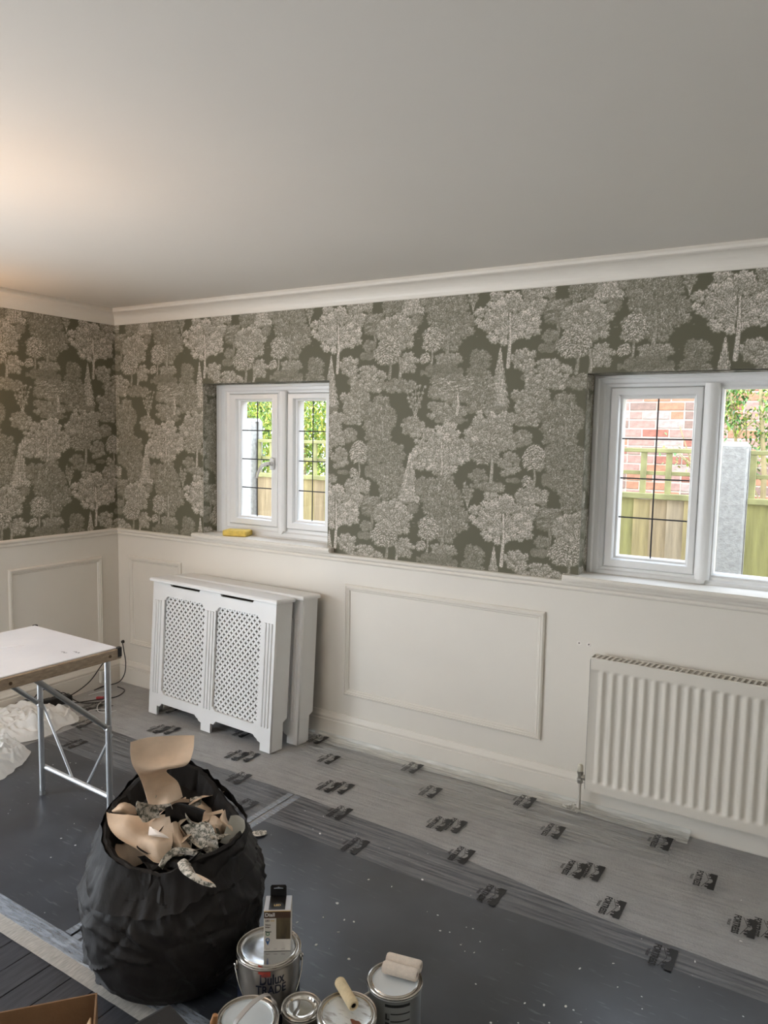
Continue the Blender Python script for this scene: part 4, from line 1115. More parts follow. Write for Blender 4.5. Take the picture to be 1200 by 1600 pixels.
#            right  f-right front  f-left  left  b-left back  b-right
RIMZ = [.435, .420, .392, .420, .480, .555, .560, .500]
RIMR = [.200, .205, .190, .205, .195, .160, .150, .150]
PROF = [(0, .17), (.01, .205), (.04, .230), (.08, .248), (.14, .262), (.20, .270), (.27, .270), (.33, .262)]


def bag_pt(a, r, z): return RT * (math.cos(a) * r) + FR * (math.sin(a) * r) + Vector((0, 0, z))


rw = random.Random(77); FOLDS = []
for q in range(120):
    fa = rw.uniform(0, 2 * PI); fz = rw.uniform(.03, .52); th_ = rw.choice((1, -1)) * math.radians(rw.uniform(8, 62)) if rw.random() < .62 else math.radians(rw.uniform(70, 110))
    FOLDS.append((fa, fz, math.cos(th_), math.sin(th_), rw.uniform(.05, .17), rw.uniform(.004, .011), rw.uniform(.005, .0115) * rw.choice((1, 1, -.8)), rw.uniform(-3, 3)))


def wrinkle(a, z):
    q = Vector((math.cos(a) * 1.2, math.sin(a) * 1.2, z * 4.5)); s = noise.noise(q * 1.3) * .016
    d = Vector((math.cos(a) * 2 + z * 5, math.sin(a) * 2 - z * 3, z * 11)); s += (1 - abs(noise.noise(d * 1.6)) * 2.6) * .006
    for fa, fz, c, sn, L, w, am, cv in FOLDS:
        dz = z - fz
        if abs(dz) > L: continue
        da = (a - fa + PI) % (2 * PI) - PI; x = da * .26
        if abs(x) > L: continue
        u = dz * c + x * sn; t = x * c - dz * sn + cv * u * u
        if abs(t) < 3 * w and abs(u) < L: s += am * math.exp(-(t / w) ** 2) * (1 - (u / L) ** 2)
    return s


NA = 250; v = []; rowsN = 0
lv = [i / 68 for i in range(69)]
for t in lv:
    for k in range(NA):
        a = 2 * PI * k / NA; rz, rr_ = cyc(RIMZ, a), cyc(RIMR, a); z = t * rz
        # body radius, blended to the rim radius over the top
        zz = z; r = None
        for (z0, r0), (z1, r1) in zip(PROF[:-1], PROF[1:]):
            if z0 <= zz <= z1: r = r0 + (r1 - r0) * (zz - z0) / (z1 - z0)
        r = r if r is not None else .280
        b = max(0, (t - .58) / .42); b = b * b * (3 - 2 * b); r = r * (1 - b) + rr_ * b
        w = wrinkle(a, z) * min(1, z / .04) * (1 - .3 * b)
        v.append(bag_pt(a, r + w, max(0.008 if t else .0075, z + .010 * noise.noise(Vector((math.cos(a) * 3, math.sin(a) * 3, 7))) * b)))
    rowsN += 1
for dr, dz in ((-.008, .004), (-.018, .0), (-.026, -.02), (-.030, -.045), (-.036, -.065), (-.07, -.08), (-.12, -.085)):
    for k in range(NA):
        a = 2 * PI * k / NA; rz, rr_ = cyc(RIMZ, a), cyc(RIMR, a)
        v.append(bag_pt(a, rr_ + dr + wrinkle(a, rz + dz * .5) * .7, rz + dz + .010 * noise.noise(Vector((math.cos(a) * 3, math.sin(a) * 3, 7)))))
    rowsN += 1
f = [(j * NA + k, j * NA + (k + 1) % NA, (j + 1) * NA + (k + 1) % NA, (j + 1) * NA + k) for j in range(rowsN - 1) for k in range(NA)]
f.append(tuple(range(NA))[::-1]); f.append(tuple(range((rowsN - 1) * NA, rowsN * NA)))
G().add(v, f).obj('bag_skin', BAGM, bag, smooth=True)
# turned-over cuff hanging outside the rim, its hem rising and falling
v = []; nc = 9
for k in range(NA + 1):
    a = 2 * PI * k / NA; rz, rr_ = cyc(RIMZ, a), cyc(RIMR, a)
    L = .035 + .075 * max(0, math.sin(a * 1.0 - .55)) + .018 * noise.noise(Vector((math.cos(a) * 2.5, math.sin(a) * 2.5, 2)))
    for j in range(nc):
        s = j / (nc - 1); z = rz + .006 - L * s
        t = z / rz; b = max(0, (t - .58) / .42); b = b * b * (3 - 2 * b); body = .283 * (1 - b) + rr_ * b
        v.append(bag_pt(a, body + .010 + .007 * math.sin(s * PI) + wrinkle(a + .3, z + .2) * .9 + (.006 if j == nc - 1 else 0), z + .008 * noise.noise(Vector((math.cos(a) * 9, math.sin(a) * 9, s)))))
f = [(k * nc + j, (k + 1) * nc + j, (k + 1) * nc + j + 1, k * nc + j + 1) for k in range(NA) for j in range(nc - 1)]
G().add(v, f).obj('turned_cuff', BAGM, bag, smooth=True)
# clear scraps of film caught at the foot of the bag
BACK = mat('cream_paper_back', (.66, .50, .36), .75, noise_amt=.06, noise_scale=30, bump=.08, bump_scale=60)
PRN = bpy.data.materials.new('crumpled_print'); PRN.use_nodes = True; n = PRN.node_tree; b = n.nodes['Principled BSDF']; b.inputs['Roughness'].default_value = .6
t = n.nodes.new('ShaderNodeTexCoord'); nz = n.nodes.new('ShaderNodeTexNoise'); nz.inputs['Scale'].default_value = 75; nz.inputs['Detail'].default_value = 7; nz.inputs['Roughness'].default_value = .75; n.links.new(t.outputs['Object'], nz.inputs[0])
cr = n.nodes.new('ShaderNodeValToRGB'); cr.color_ramp.elements[0].position = .44; cr.color_ramp.elements[0].color = (.10, .10, .075, 1); cr.color_ramp.elements[1].position = .54; cr.color_ramp.elements[1].color = (.62, .56, .48, 1)
n.links.new(nz.outputs[0], cr.inputs[0]); n.links.new(cr.outputs[0], b.inputs['Base Color'])


def cr1(P, t):
    n_ = len(P) - 1; x = min(max(t, 0), 1) * n_; i = min(int(x), n_ - 1); u = x - i
    g_ = lambda k: P[min(max(k, 0), n_)]
    p0, p1, p2, p3 = g_(i - 1), g_(i), g_(i + 1), g_(i + 2)
    return .5 * ((2 * p1) + (p2 - p0) * u + (2 * p0 - 5 * p1 + 4 * p2 - p3) * u * u + (3 * p1 - p0 - 3 * p2 + p3) * u ** 3)


def scrap(rows, label, top=None, bot=None, crum=.006, fr=9, seed=1, n1=40, n2=36, lift=True, name='wallpaper_scrap', cat='paper scrap', grp='wallpaper offcuts stuffed in the refuse bag'):
    top = top or BACK; bot = bot or PRN
    R = rows if isinstance(rows[0][0], Vector) else [[U(px, py, 2, z + (.036 if lift and py > 1245 else 0)) for px, py, z in r] for r in rows]; v = []
    rc = random.Random(seed * 7); creases = []; sn_ = (R[-1][-1] - R[0][0]).cross(R[0][-1] - R[-1][0]); sn_ = sn_.normalized() if sn_.length > 1e-9 else Vector((0, 0, 1))
    for q in range(5 + int(crum * 400)):
        th_ = rc.random() * PI; creases.append((math.cos(th_), math.sin(th_), rc.uniform(-.38, .38), crum * rc.uniform(.9, 2.6) * rc.choice((1, -1)), (sn_ + Vector((rc.uniform(-.2, .2), rc.uniform(-.2, .2), rc.uniform(-.2, .2))))))
    for j in range(n2 + 1):
        for i in range(n1 + 1):
            p = cr1([cr1(r, i / n1) for r in R], j / n2)
            q = p * fr + Vector((seed * 3.1, 0, 0))
            d = Vector((noise.noise(q), noise.noise(q + Vector((9, 2, 1))), .5 - abs(noise.noise(q * .8 + Vector((1, 7, 3)))) * 1.6)) * crum * .45
            for ca, sa, cc, am, dr in creases: d += dr * (am * (abs((i / n1 - .5) * ca + (j / n2 - .5) * sa - cc) - .22))
            v.append(p + d)
    nn = [Vector((0, 0, 0)) for _ in v]; f = []
    W_ = n1 + 1
    for j in range(n2):
        for i in range(n1):
            a = (j * W_ + i, (j + 1) * W_ + i, (j + 1) * W_ + i + 1, j * W_ + i + 1); f.append(a)
            c = (v[a[2]] - v[a[0]]).cross(v[a[3]] - v[a[1]])
            for k in a: nn[k] += c
    up = sum((x for x in nn), Vector()); s = 1 if up.dot(CAM - BC) > 0 else -1
    if s < 0: f = [q[::-1] for q in f]
    m = len(v); c0 = sum(v, Vector()) / m; base = Vector((c0.x, c0.y, c0.z))
    V = [p - base for p in v] + [p - base - x.normalized() * s * .0007 for p, x in zip(v, nn)]
    F = list(f) + [tuple(k + m for k in q[::-1]) for q in f]; FM = [0] * len(f) + [1] * len(f)
    bd = [i for i in range(W_)] + [j * W_ + n1 for j in range(1, n2 + 1)] + [n2 * W_ + i for i in range(n1 - 1, -1, -1)] + [j * W_ for j in range(n2 - 1, 0, -1)]
    for k in range(len(bd)): a, c = bd[k], bd[(k + 1) % len(bd)]; F.append((a, c, c + m, a + m)); FM.append(0)
    o = obj(name, V, F, None, smooth=True, mats=[top, bot], fmat=FM); o.location = base; auto_smooth(o, 14)
    return tag(o, label, cat, grp)


scrap([[(204, 1160, .710), (232, 1152, .715), (268, 1150, .715), (305, 1150, .710)], [(204, 1178, .68), (232, 1180, .665), (268, 1178, .665), (302, 1176, .675)], [(208, 1197, .645), (230, 1203, .63), (258, 1200, .635), (291, 1196, .64)],
       [(220, 1217, .60), (232, 1214, .59), (246, 1208, .595), (260, 1204, .60)], [(228, 1238, .55), (244, 1234, .54), (262, 1227, .545), (278, 1222, .55)], [(234, 1258, .50), (250, 1258, .49), (268, 1254, .495), (286, 1245, .505)]], 'tall cream backed offcut standing up out of the bag', crum=.003, fr=5, seed=2)
scrap([[(213, 1211, .515), (214, 1211, .515), (215, 1212, .515)], [(192, 1237, .47), (203, 1240, .48), (215, 1238, .455)], [(170, 1268, .435), (192, 1262, .45), (212, 1258, .43)], [(176, 1276, .41), (196, 1275, .42), (216, 1273, .40)]], 'pointed cream offcut at the far rim of the bag', crum=.006, fr=12, seed=5)
scrap([[(213, 1211, .51), (220, 1206, .52), (229, 1212, .52)], [(213, 1238, .455), (222, 1238, .45), (231, 1238, .46)], [(215, 1268, .40), (222, 1266, .39), (232, 1262, .40)]], 'dark printed offcut folded down beside the pointed cream one', PRN, BACK, crum=.008, fr=22, seed=8)
scrap([[(166, 1271, .435), (200, 1272, .445), (233, 1274, .435), (264, 1276, .43)], [(170, 1294, .415), (202, 1292, .43), (236, 1296, .41), (268, 1298, .41)], [(186, 1316, .395), (212, 1318, .395), (240, 1310, .415), (270, 1318, .39)], [(212, 1332, .375), (230, 1338, .37), (248, 1332, .385), (266, 1332, .37)], [(238, 1352, .35), (246, 1352, .35), (254, 1350, .35), (264, 1346, .35)]], 'large crumpled cream sheet lying over the near side of the bag mouth', crum=.007, fr=11, seed=11)
scrap([[(234, 1291, .435), (236, 1292, .437), (238, 1294, .437)], [(232, 1304, .42), (245, 1303, .43), (256, 1303, .43)], [(233, 1306, .415), (250, 1308, .42), (265, 1310, .42)]], 'small pale folded corner resting on the large cream sheet', mat('pale_paper_back', (.74, .64, .56), .7), crum=.001, fr=9, seed=13)
scrap([[(232, 1275, .425), (243, 1262, .445), (256, 1254, .455), (275, 1248, .46), (296, 1249, .45)], [(236, 1278, .42), (250, 1266, .435), (262, 1260, .445), (277, 1254, .45), (296, 1254, .44)]], 'narrow curling strip arching across the middle of the bag mouth', crum=.002, fr=9, seed=17)
scrap([[(270, 1215, .52), (282, 1214, .52), (295, 1226, .50)], [(285, 1232, .475), (292, 1234, .47), (294, 1240, .465)], [(284, 1247, .45), (288, 1248, .45), (290, 1249, .45)]], 'curled cream strip bending back near the tall offcut', crum=.003, fr=9, seed=19)
scrap([[(288, 1275, .43), (308, 1272, .435), (328, 1269, .44), (348, 1264, .445)], [(292, 1279, .425), (310, 1277, .43), (330, 1274, .432), (350, 1270, .438)]], 'straight cream edge strip over the dark fold by the right of the mouth', crum=.001, fr=9, seed=23)
scrap([[(290, 1275, .425), (281, 1282, .42), (276, 1290, .41), (284, 1302, .39), (298, 1316, .37)], [(294, 1278, .43), (286, 1285, .425), (282, 1291, .415), (290, 1303, .395), (303, 1316, .375)]], 'cream strip doubled back in a narrow hairpin', crum=.001, fr=9, seed=29)
scrap([[(282, 1292, .415), (296, 1286, .425), (312, 1286, .42), (326, 1294, .40)], [(292, 1304, .395), (302, 1306, .40), (316, 1300, .405), (332, 1302, .395)], [(302, 1322, .37), (314, 1322, .375), (326, 1316, .38), (338, 1318, .375)], [(318, 1336, .35), (326, 1336, .355), (334, 1334, .355), (342, 1332, .355)]], 'crumpled printed offcut in grey green folds at the middle of the mouth', PRN, BACK, crum=.012, fr=24, seed=31)
scrap([[(314, 1288, .42), (322, 1284, .425), (330, 1292, .41), (340, 1298, .405)], [(322, 1300, .40), (330, 1298, .40), (338, 1304, .395), (344, 1306, .395)], [(334, 1318, .375), (338, 1318, .375), (342, 1320, .37), (346, 1318, .37)]], 'dark grey green offcut twisted down into the bag', mat('plain_green_print', (.17, .17, .13), .7, noise_amt=.2, noise_scale=14), BACK, crum=.010, fr=26, seed=37)
scrap([[(345, 1266, .44), (350, 1263, .445), (352, 1272, .43), (357, 1282, .42)], [(340, 1284, .42), (346, 1280, .43), (353, 1290, .415), (361, 1294, .41)], [(339, 1306, .39), (343, 1298, .40), (350, 1298, .40), (358, 1304, .395)]], 'zigzag folded cream offcut at the rim nearest the tins', crum=.009, fr=22, seed=41)
scrap([[(362, 1275, .43), (372, 1274, .43), (382, 1282, .42)], [(352, 1300, .40), (366, 1298, .40), (382, 1296, .40)], [(344, 1318, .375), (356, 1319, .37), (372, 1312, .38)]], 'grey translucent looking sheet hanging over the rim', mat('greyish_sheet', (.34, .32, .27), .4, noise_amt=.1, noise_scale=10), None, crum=.004, fr=12, seed=43)
scrap([[(248, 1353, .352), (258, 1336, .372), (275, 1324, .385), (300, 1325, .385), (322, 1334, .375), (334, 1342, .365)], [(254, 1358, .345), (262, 1344, .365), (278, 1334, .375), (298, 1336, .375), (316, 1344, .365), (326, 1354, .355)]], 'printed strip looping like an arch at the front of the mouth', PRN, BACK, crum=.005, fr=26, seed=47)
scrap([[(298, 1340, .355), (312, 1340, .36), (324, 1346, .355)], [(300, 1356, .340), (312, 1360, .340), (324, 1356, .340)], [(304, 1362, .335), (312, 1366, .335), (322, 1362, .335)]], 'small curved pale grey offcut inside the printed loop', mat('grey_paper', (.50, .47, .42), .6), None, crum=.001, fr=9, seed=53)
scrap([[(277, 1348, .375), (288, 1342, .380), (298, 1348, .38)], [(284, 1362, .392), (296, 1358, .398), (310, 1368, .392)], [(300, 1374, .385), (316, 1370, .39), (332, 1378, .385)], [(318, 1384, .368), (328, 1388, .366), (338, 1387, .368)]], 'printed tongue of paper hanging over the front of the bag', PRN, BACK, crum=.003, fr=22, seed=59)
scrap([[(262, 1315, .375), (276, 1312, .385), (290, 1318, .375)], [(264, 1322, .365), (280, 1320, .37), (296, 1326, .36)]], 'short cream offcut wedged between the sheet and the loop', crum=.006, fr=20, seed=61)
scrap([[(318, 1327, .372), (338, 1318, .375), (343, 1340, .35)], [(338, 1352, .345), (343, 1348, .345), (341, 1342, .345)]], 'dark printed edge curling behind the loop', PRN, BACK, crum=.004, fr=16, seed=67)
scrap([[(268, 1250, .40), (300, 1255, .40), (338, 1262, .40), (352, 1282, .385)], [(256, 1266, .36), (290, 1270, .36), (330, 1280, .36), (345, 1300, .345)]], 'black plastic fold lying inside the mouth of the bag', BAGM, BAGM, crum=.014, fr=12, seed=71, name='plastic_fold', cat='plastic', grp=None)
scrap([[(262, 1262, .455), (280, 1256, .465), (300, 1258, .46), (322, 1266, .45)], [(258, 1278, .435), (278, 1272, .445), (300, 1276, .435), (318, 1280, .43)], [(268, 1296, .41), (284, 1292, .415), (298, 1294, .41), (310, 1292, .41)]], 'black plastic fold arching between the cream strips', BAGM, BAGM, crum=.010, fr=16, seed=83, name='plastic_fold', cat='plastic', grp=None)
scrap([[(216, 1250, .50), (232, 1256, .48), (246, 1250, .49)], [(214, 1264, .47), (232, 1268, .455), (248, 1264, .46)], [(222, 1280, .44), (236, 1278, .435), (250, 1276, .435)]], 'dark printed crumple beneath the pointed offcut', PRN, BACK, crum=.010, fr=24, seed=87)
scrap([[(246, 1248, .495), (256, 1240, .505), (266, 1246, .495)], [(244, 1258, .475), (258, 1254, .48), (270, 1258, .47)], [(250, 1268, .45), (262, 1268, .45), (270, 1266, .45)]], 'little printed crumple below the tall offcut', PRN, BACK, crum=.008, fr=26, seed=91)
scrap([[(262, 1290, .425), (274, 1284, .43), (284, 1296, .41)], [(264, 1308, .40), (276, 1306, .40), (290, 1310, .39)], [(268, 1326, .375), (282, 1326, .375), (298, 1324, .37)]], 'creased cream offcut wedged beside the grey green folds', crum=.009, fr=20, seed=97)
scrap([[(330, 1272, .445), (340, 1276, .44), (350, 1284, .43)], [(326, 1290, .42), (336, 1290, .42), (344, 1296, .41)], [(330, 1308, .395), (336, 1308, .395), (342, 1308, .39)]], 'small tan crumple under the straight edge strip', crum=.010, fr=26, seed=101)
scrap([[(234, 1340, .36), (262, 1330, .37), (300, 1336, .36), (338, 1330, .36)], [(240, 1356, .335), (266, 1356, .335), (304, 1360, .33), (336, 1352, .335)]], 'black plastic fold under the printed loop at the front', BAGM, BAGM, crum=.010, fr=14, seed=103, name='plastic_fold', cat='plastic', grp=None)
rh = random.Random(19)
for k in range(17):
    r_ = .145 * math.sqrt((k + .5) / 17); a = k * 2.4 + .4; c = BC + bag_pt(a, r_, 0); zc = .425 + .045 * (-math.sin(a)) * (r_ / .145) - .02 * rh.random() + .02 * (1 - r_ / .15)
    s_ = rh.uniform(.040, .062); th_ = rh.uniform(0, 6.28); e_1 = Vector((math.cos(th_), math.sin(th_), rh.uniform(-.5, .5))) * s_; e_2 = Vector((-math.sin(th_), math.cos(th_), rh.uniform(-.5, .5))) * s_ * rh.uniform(.6, 1.1)
    P3 = [[c + Vector((0, 0, zc)) + e_1 * u + e_2 * w for u in (-1, 0, 1)] for w in (-1, 0, 1)]
    kind = (k * 7) % 5
    what, top_, bot_, nm_, ct_, gp_ = [('cream offcut', BACK, PRN, 'wallpaper_scrap', 'paper scrap', 'small offcuts packed in the bag'), ('printed offcut', PRN, BACK, 'wallpaper_scrap', 'paper scrap', 'small offcuts packed in the bag'), ('black plastic fold', BAGM, BAGM, 'plastic_fold', 'plastic', 'plastic folds packed in the bag')][(0, 1, 2, 0, 1)[kind]]
    sec = ['towards the radiator', 'towards the large tin', 'towards the near rim', 'towards the floorboards', 'towards the table', 'towards the dust sheets', 'towards the far rim', 'towards the radiator covers'][int(((a % (2 * PI)) + PI / 8) / (PI / 4)) % 8]
    scrap(P3, 'crumpled %s in the bag mouth, %s %s' % (what, ('at the middle' if r_ < .07 else 'halfway out' if r_ < .115 else 'out at the edge'), sec), top_, bot_, crum=.011, fr=18, seed=200 + k, lift=False, grp=gp_, name=nm_, cat=ct_)
# a loose printed strip on the floor behind the bag
scrap([[(378, 1304, .0085), (392, 1300, .012), (404, 1298, .009), (416, 1299, .0085)], [(380, 1309, .0085), (394, 1307, .010), (406, 1307, .012), (417, 1304, .0085)]], 'short printed strip lying on the dark board past the bag', PRN, BACK, crum=.0015, fr=14, seed=73, grp=None, lift=False)

# ================================================================ paint tins
LID = mat('shiny_lid', (.66, .68, .70), .16, metal=1, bump=.03, bump_scale=25)
RIMM = mat('tin_rim', (.56, .53, .49), .22, metal=1)
PAINTL = mat('paint_filmed_lid', (.62, .66, .67), .35, noise_amt=.06, noise_scale=14)
NAVY = mat('navy_label', (.012, .016, .035), .35)
SILV = mat('silver_label', (.42, .39, .35), .30, metal=.8)
GREYL = mat('grey_label', (.33, .34, .33), .4, metal=.2)
BLKL = mat('black_label', (.02, .02, .02), .4)
REDL = mat('red_flash', (.45, .05, .03), .4)


def tin(px, py, ztop, wpx, label, lid=LID, body=SILV, ears=True):
    c = U(px, py, 2, ztop); dep = (c - CAM).dot(CF); R = wpx / 2 / FPX * dep
    t = thing('paint_tin', label, 'paint tin', (c.x, c.y, .0060)); H = ztop - .006
    G().lathe([(0, .003), (R - .005, .003), (R - .003, 0), (R - .0005, .002), (R - .001, .006), (R - .0035, .008), (R - .0035, H - .014), (R - .0005, H - .011), (R + .0002, H - .008), (R - .002, H - .006)], 64).obj('tin_body', body, t, smooth=True)
    G().lathe([(R - .003, H - .007), (R + .0005, H - .004), (R + .0008, H - .001), (R - .001, H + .001), (R - .0035, H), (R - .0050, H - .004), (R - .009, H - .0045), (R - .011, H - .0005), (R - .013, H + .0006), (R - .0145, H - .001)], 64).obj('rim', RIMM, t, smooth=True)
    G().lathe([(R - .0145, H - .001), (R - .017, H - .0045), (R - .0185, H - .0048), (R * .5, H - .0048), (0, H - .0048)], 64).obj('lid', lid, t, smooth=True)
    return t, c, R, H


def on_tin(g, verts, faces, R, a0, z0, lift=.0006, tilt=0):
    """wrap a flat drawing round the side of a tin; a0 = the bearing of its middle"""
    v = []
    for c in verts:
        x, y = c[0], c[1]
        a = a0 + x / R; v.append(((R - .0035 + lift) * math.cos(a), (R - .0035 + lift) * math.sin(a), z0 + y + tilt * x))
    g.add(v, faces)


def bearing(c, dpx=0):
    d = CAM - c; return math.atan2(d.y, d.x) + dpx


def patch(x0, x1, y0f, y1f, n_=24):
    v = []
    for i in range(n_ + 1):
        x = x0 + (x1 - x0) * i / n_; v += [(x, y0f(x) if callable(y0f) else y0f), (x, y1f(x) if callable(y1f) else y1f)]
    return v, [(2 * i, 2 * i + 2, 2 * i + 3, 2 * i + 1) for i in range(n_)]


# --- the large tin
t1, c1_, R1, H1 = tin(420, 1478, .206, 100, 'large silver and navy paint tin with a lamp box on its lid')
a0 = bearing(c1_, .08)
g = G(); v, f = patch(-R1 * 2.6, R1 * 2.6, .004, lambda x: H1 * .30 + .075 * (x / R1) ** 2 * .55 if abs(x) < R1 * 1.5 else H1 * .8, 80); on_tin(g, v, f, R1, a0, 0); g.obj('navy_label', NAVY, t1, smooth=True)
g = G()
def arc_band(g, a, b, curve, th): v, f = patch(a, b, lambda x: curve(x) - th, lambda x: curve(x) + th, 40); on_tin(g, v, f, R1, a0, 0, .0011)
arc_band(g, -R1 * 1.48, R1 * 1.48, lambda x: H1 * .30 + .0413 * (x / R1) ** 2, .0016); g.obj('silver_swoosh', RIMM, t1, smooth=True)
g = G(); v, f = text_mesh('Dulux', .040, 0, .0011); k = .070 / (max(c.x for c in v) - min(c.x for c in v)); on_tin(g, [(c.x * k + .002, c.y) for c in v], f, R1, a0, H1 - .038, .0012, -.0); g.obj('lettering', NAVY, t1)
g = G(); v, f = text_mesh('TRADE', .034, 0, .0006); k = .086 / (max(c.x for c in v) - min(c.x for c in v)); on_tin(g, [(c.x * k, c.y) for c in v], f, R1, a0, H1 - .067, .0012); g.obj('lettering', NAVY, t1)
g = G(); v, f = patch(-.036, -.002, lambda x: -.004 + .35 * (x + .002) * -.6, lambda x: .012 + (x + .002) * -.55 - .0, 10); on_tin(g, [(x, y) for x, y in v], f, R1, a0, H1 - .023, .0012); g.obj('red_flash', REDL, t1)
g = G(); v, f = patch(-.03, -.004, lambda x: -.03 * 0 + .001, lambda x: .001 + .010 * math.sin((x + .03) / .026 * PI), 12); on_tin(g, v, f, R1, a0, H1 - .029, .0015); g.obj('red_flash', mat('dark_red', (.25, .04, .03), .4), t1)
g = G(); v, f = text_mesh('1L', .022, 0, .0004)
g = G(); v, f = text_mesh('5L', .020, 0, .0004); on_tin(g, [(c.x, c.y) for c in v], f, R1, a0 + .12, H1 * .20, .0016); g.obj('lettering', GREYL, t1)
# wire handle lying against the side
g = G(); g.tube([((R1 + .004) * math.cos(a0 + s), (R1 + .004) * math.sin(a0 + s), H1 - .035 - .105 * math.cos(s / 1.5 * PI / 2) ** 1.2) for s in [(-1.5 + 3 * i / 30) for i in range(31)]], .0017, 8); g.obj('wire_handle', RIMM, t1, smooth=True)
for s in (-1.5, 1.5):
    a = a0 + s; M = Matrix.Translation(((R1 - .002) * math.cos(a), (R1 - .002) * math.sin(a), H1 - .035)) @ Matrix.Rotation(a, 4, 'Z') @ Matrix.Rotation(PI / 2, 4, 'Y')
    G().lathe([(0, .009), (.004, .009), (.006, .006), (.013, .003), (.014, 0)], 20, M=M).obj('handle_ear', RIMM, t1, smooth=True)

# --- tin with the strap handle, nearest the refuse bag
t2, c2_, R2, H2 = tin(387, 1590, .148, 97, 'paint tin with a flat grey strap handle, its lid filmed with paint', PAINTL)
a2 = bearing(c2_)
A = U(360, 1612, 2, .16); B_ = U(372, 1592, 2, .185); Cc = U(396, 1566, 2, .200); D = U(417, 1554, 2, .190); E_ = U(427, 1562, 2, .165); F_ = U(430, 1574, 2, .135)
P = [p - Vector((c2_.x, c2_.y, .006)) for p in (A, B_, Cc, D, E_, F_)]
g = G(); v = []; nS = 30
for i in range(nS + 1):
    p = cr1(P, i / nS); q = cr1(P, min(1, i / nS + .02)) - cr1(P, max(0, i / nS - .02)); side = q.cross(Vector((0, 0, 1)))
    side = side.normalized() if side.length > 1e-5 else Vector((1, 0, 0)); up = side.cross(q).normalized()
    for sx, su in ((-1, 0), (-.8, 1), (.8, 1), (1, 0), (.8, -.6), (-.8, -.6)): v.append(p + side * sx * .0075 + up * su * .0012)
f = [(i * 6 + k, i * 6 + (k + 1) % 6, (i + 1) * 6 + (k + 1) % 6, (i + 1) * 6 + k) for i in range(nS) for k in range(6)] + [tuple(range(6))[::-1], tuple(range(nS * 6, nS * 6 + 6))]
g.add(v, f).obj('strap_handle', mat('grey_strap', (.36, .33, .30), .45), t2, smooth=True)

# --- brush leaning beside the strap-handled tin
bt = U(337, 1584, 2, .172); bb = U(328, 1660, 2, .0); bb = bt + (Vector((bt.x - .02, bt.y - .03, .0)) - bt); br = thing('paint_brush', 'paint brush with a tan wooden handle leaning beside the strap handled tin', 'paint brush', (bb.x, bb.y, .0075))
dv = bt - Vector((bb.x, bb.y, .0075)); Mb = dv.to_track_quat('Z', 'Y').to_matrix().to_4x4(); Lb = dv.length
G().lathe([(0, Lb), (.007, Lb - .003), (.0095, Lb - .02), (.007, Lb - .06), (.012, Lb - .10), (.013, .065)], 20, M=Mb).obj('handle', mat('tan_wood_handle', (.42, .20, .08), .45), br, smooth=True)
G().bbox(-.019, .019, -.0075, .0075, .048, .068, .002, M=Mb).obj('ferrule', RIMM, br); G().bbox(-.018, .018, -.0065, .0065, .002, .049, .002, M=Mb).obj('bristles', mat('bristle', (.10, .07, .04), .9), br)

# --- the small tin
t3, c3_, R3, H3 = tin(471, 1572, .122, 63, 'smallest paint tin, bare metal with a mirror bright lid', mat('mirror_lid', (.78, .76, .72), .08, metal=1), SILV)
g = G(); v, f = patch(-R3 * 1.4, R3 * 1.4, .012, H3 - .026, 30); on_tin(g, v, f, R3, bearing(c3_), 0); g.obj('paper_label', mat('dull_label', (.34, .31, .27), .45, metal=.3), t3, smooth=True)

# --- tin with the single roller
t4, c4_, R4, H4 = tin(542, 1582, .150, 94, 'paint tin with one yellowed roller sleeve across its streaked lid', mat('streaked_lid', (.74, .76, .76), .25, metal=.5, col2=(.40, .38, .36), noise_scale=22, stretch=(1, 3, 1), thresh=(.33, .46)))
g = G(); v, f = patch(-R4 * 1.4, R4 * 1.4, .010, H4 - .022, 40); on_tin(g, v, f, R4, bearing(c4_), 0); g.obj('paper_label', GREYL, t4, smooth=True)
cl = U(556, 1598, 2, .147) - Vector((c4_.x, c4_.y, .006)); g = G()
g.extr([(cl.x + .016 * math.cos(a) * (1 + .3 * math.sin(3 * a)), cl.y + .008 * math.sin(a) * (1 + .2 * math.cos(5 * a))) for a in [2 * PI * k / 20 for k in range(20)]], 2, H4 - .0046, H4 - .0036); g.obj('dried_drip', mat('rust_brown', (.16, .05, .025), .4), t4)

# --- tin with the pair of rollers
t5, c5_, R5, H5 = tin(617, 1530, .152, 87, 'grey labelled paint tin with two pale roller sleeves on its white lid', mat('white_lid', (.70, .74, .76), .3, noise_amt=.03), mat('grey_tin_body', (.30, .31, .30), .35, metal=.5))
a5 = bearing(c5_, .05)
for z0, z1, m in ((H5 - .026, H5 - .018, BLKL), (H5 - .046, H5 - .0425, BLKL), (H5 - .067, H5 - .0635, BLKL), (H5 - .090, H5 - .0865, BLKL)):
    g = G(); x0 = -.030 if z1 > H5 - .03 else -.014
    v, f = patch(x0, .042, z0, z1, 20); on_tin(g, v, f, R5, a5, 0, .0008); g.obj('label_band', m, t5, smooth=True)
g = G(); v, f = patch(-.032, .044, .01, H5 - .016, 30); on_tin(g, v, f, R5, a5, 0, .0003); g.obj('grey_label', GREYL, t5, smooth=True)
for ch, z in (('L', H5 - .054), ('P', H5 - .078)):
    g = G(); v, f = patch(-.030, -.016, z - .011, z + .011, 6); on_tin(g, v, f, R5, a5, 0, .0007); g.obj('letter_box', mat('mid_grey_box', (.20, .21, .20), .5), t5)
    g = G(); v, f = text_mesh(ch, .022, 0, .001); on_tin(g, [(c.x - .023, c.y) for c in v], f, R5, a5, z, .0012); g.obj('lettering', BLKL, t5)
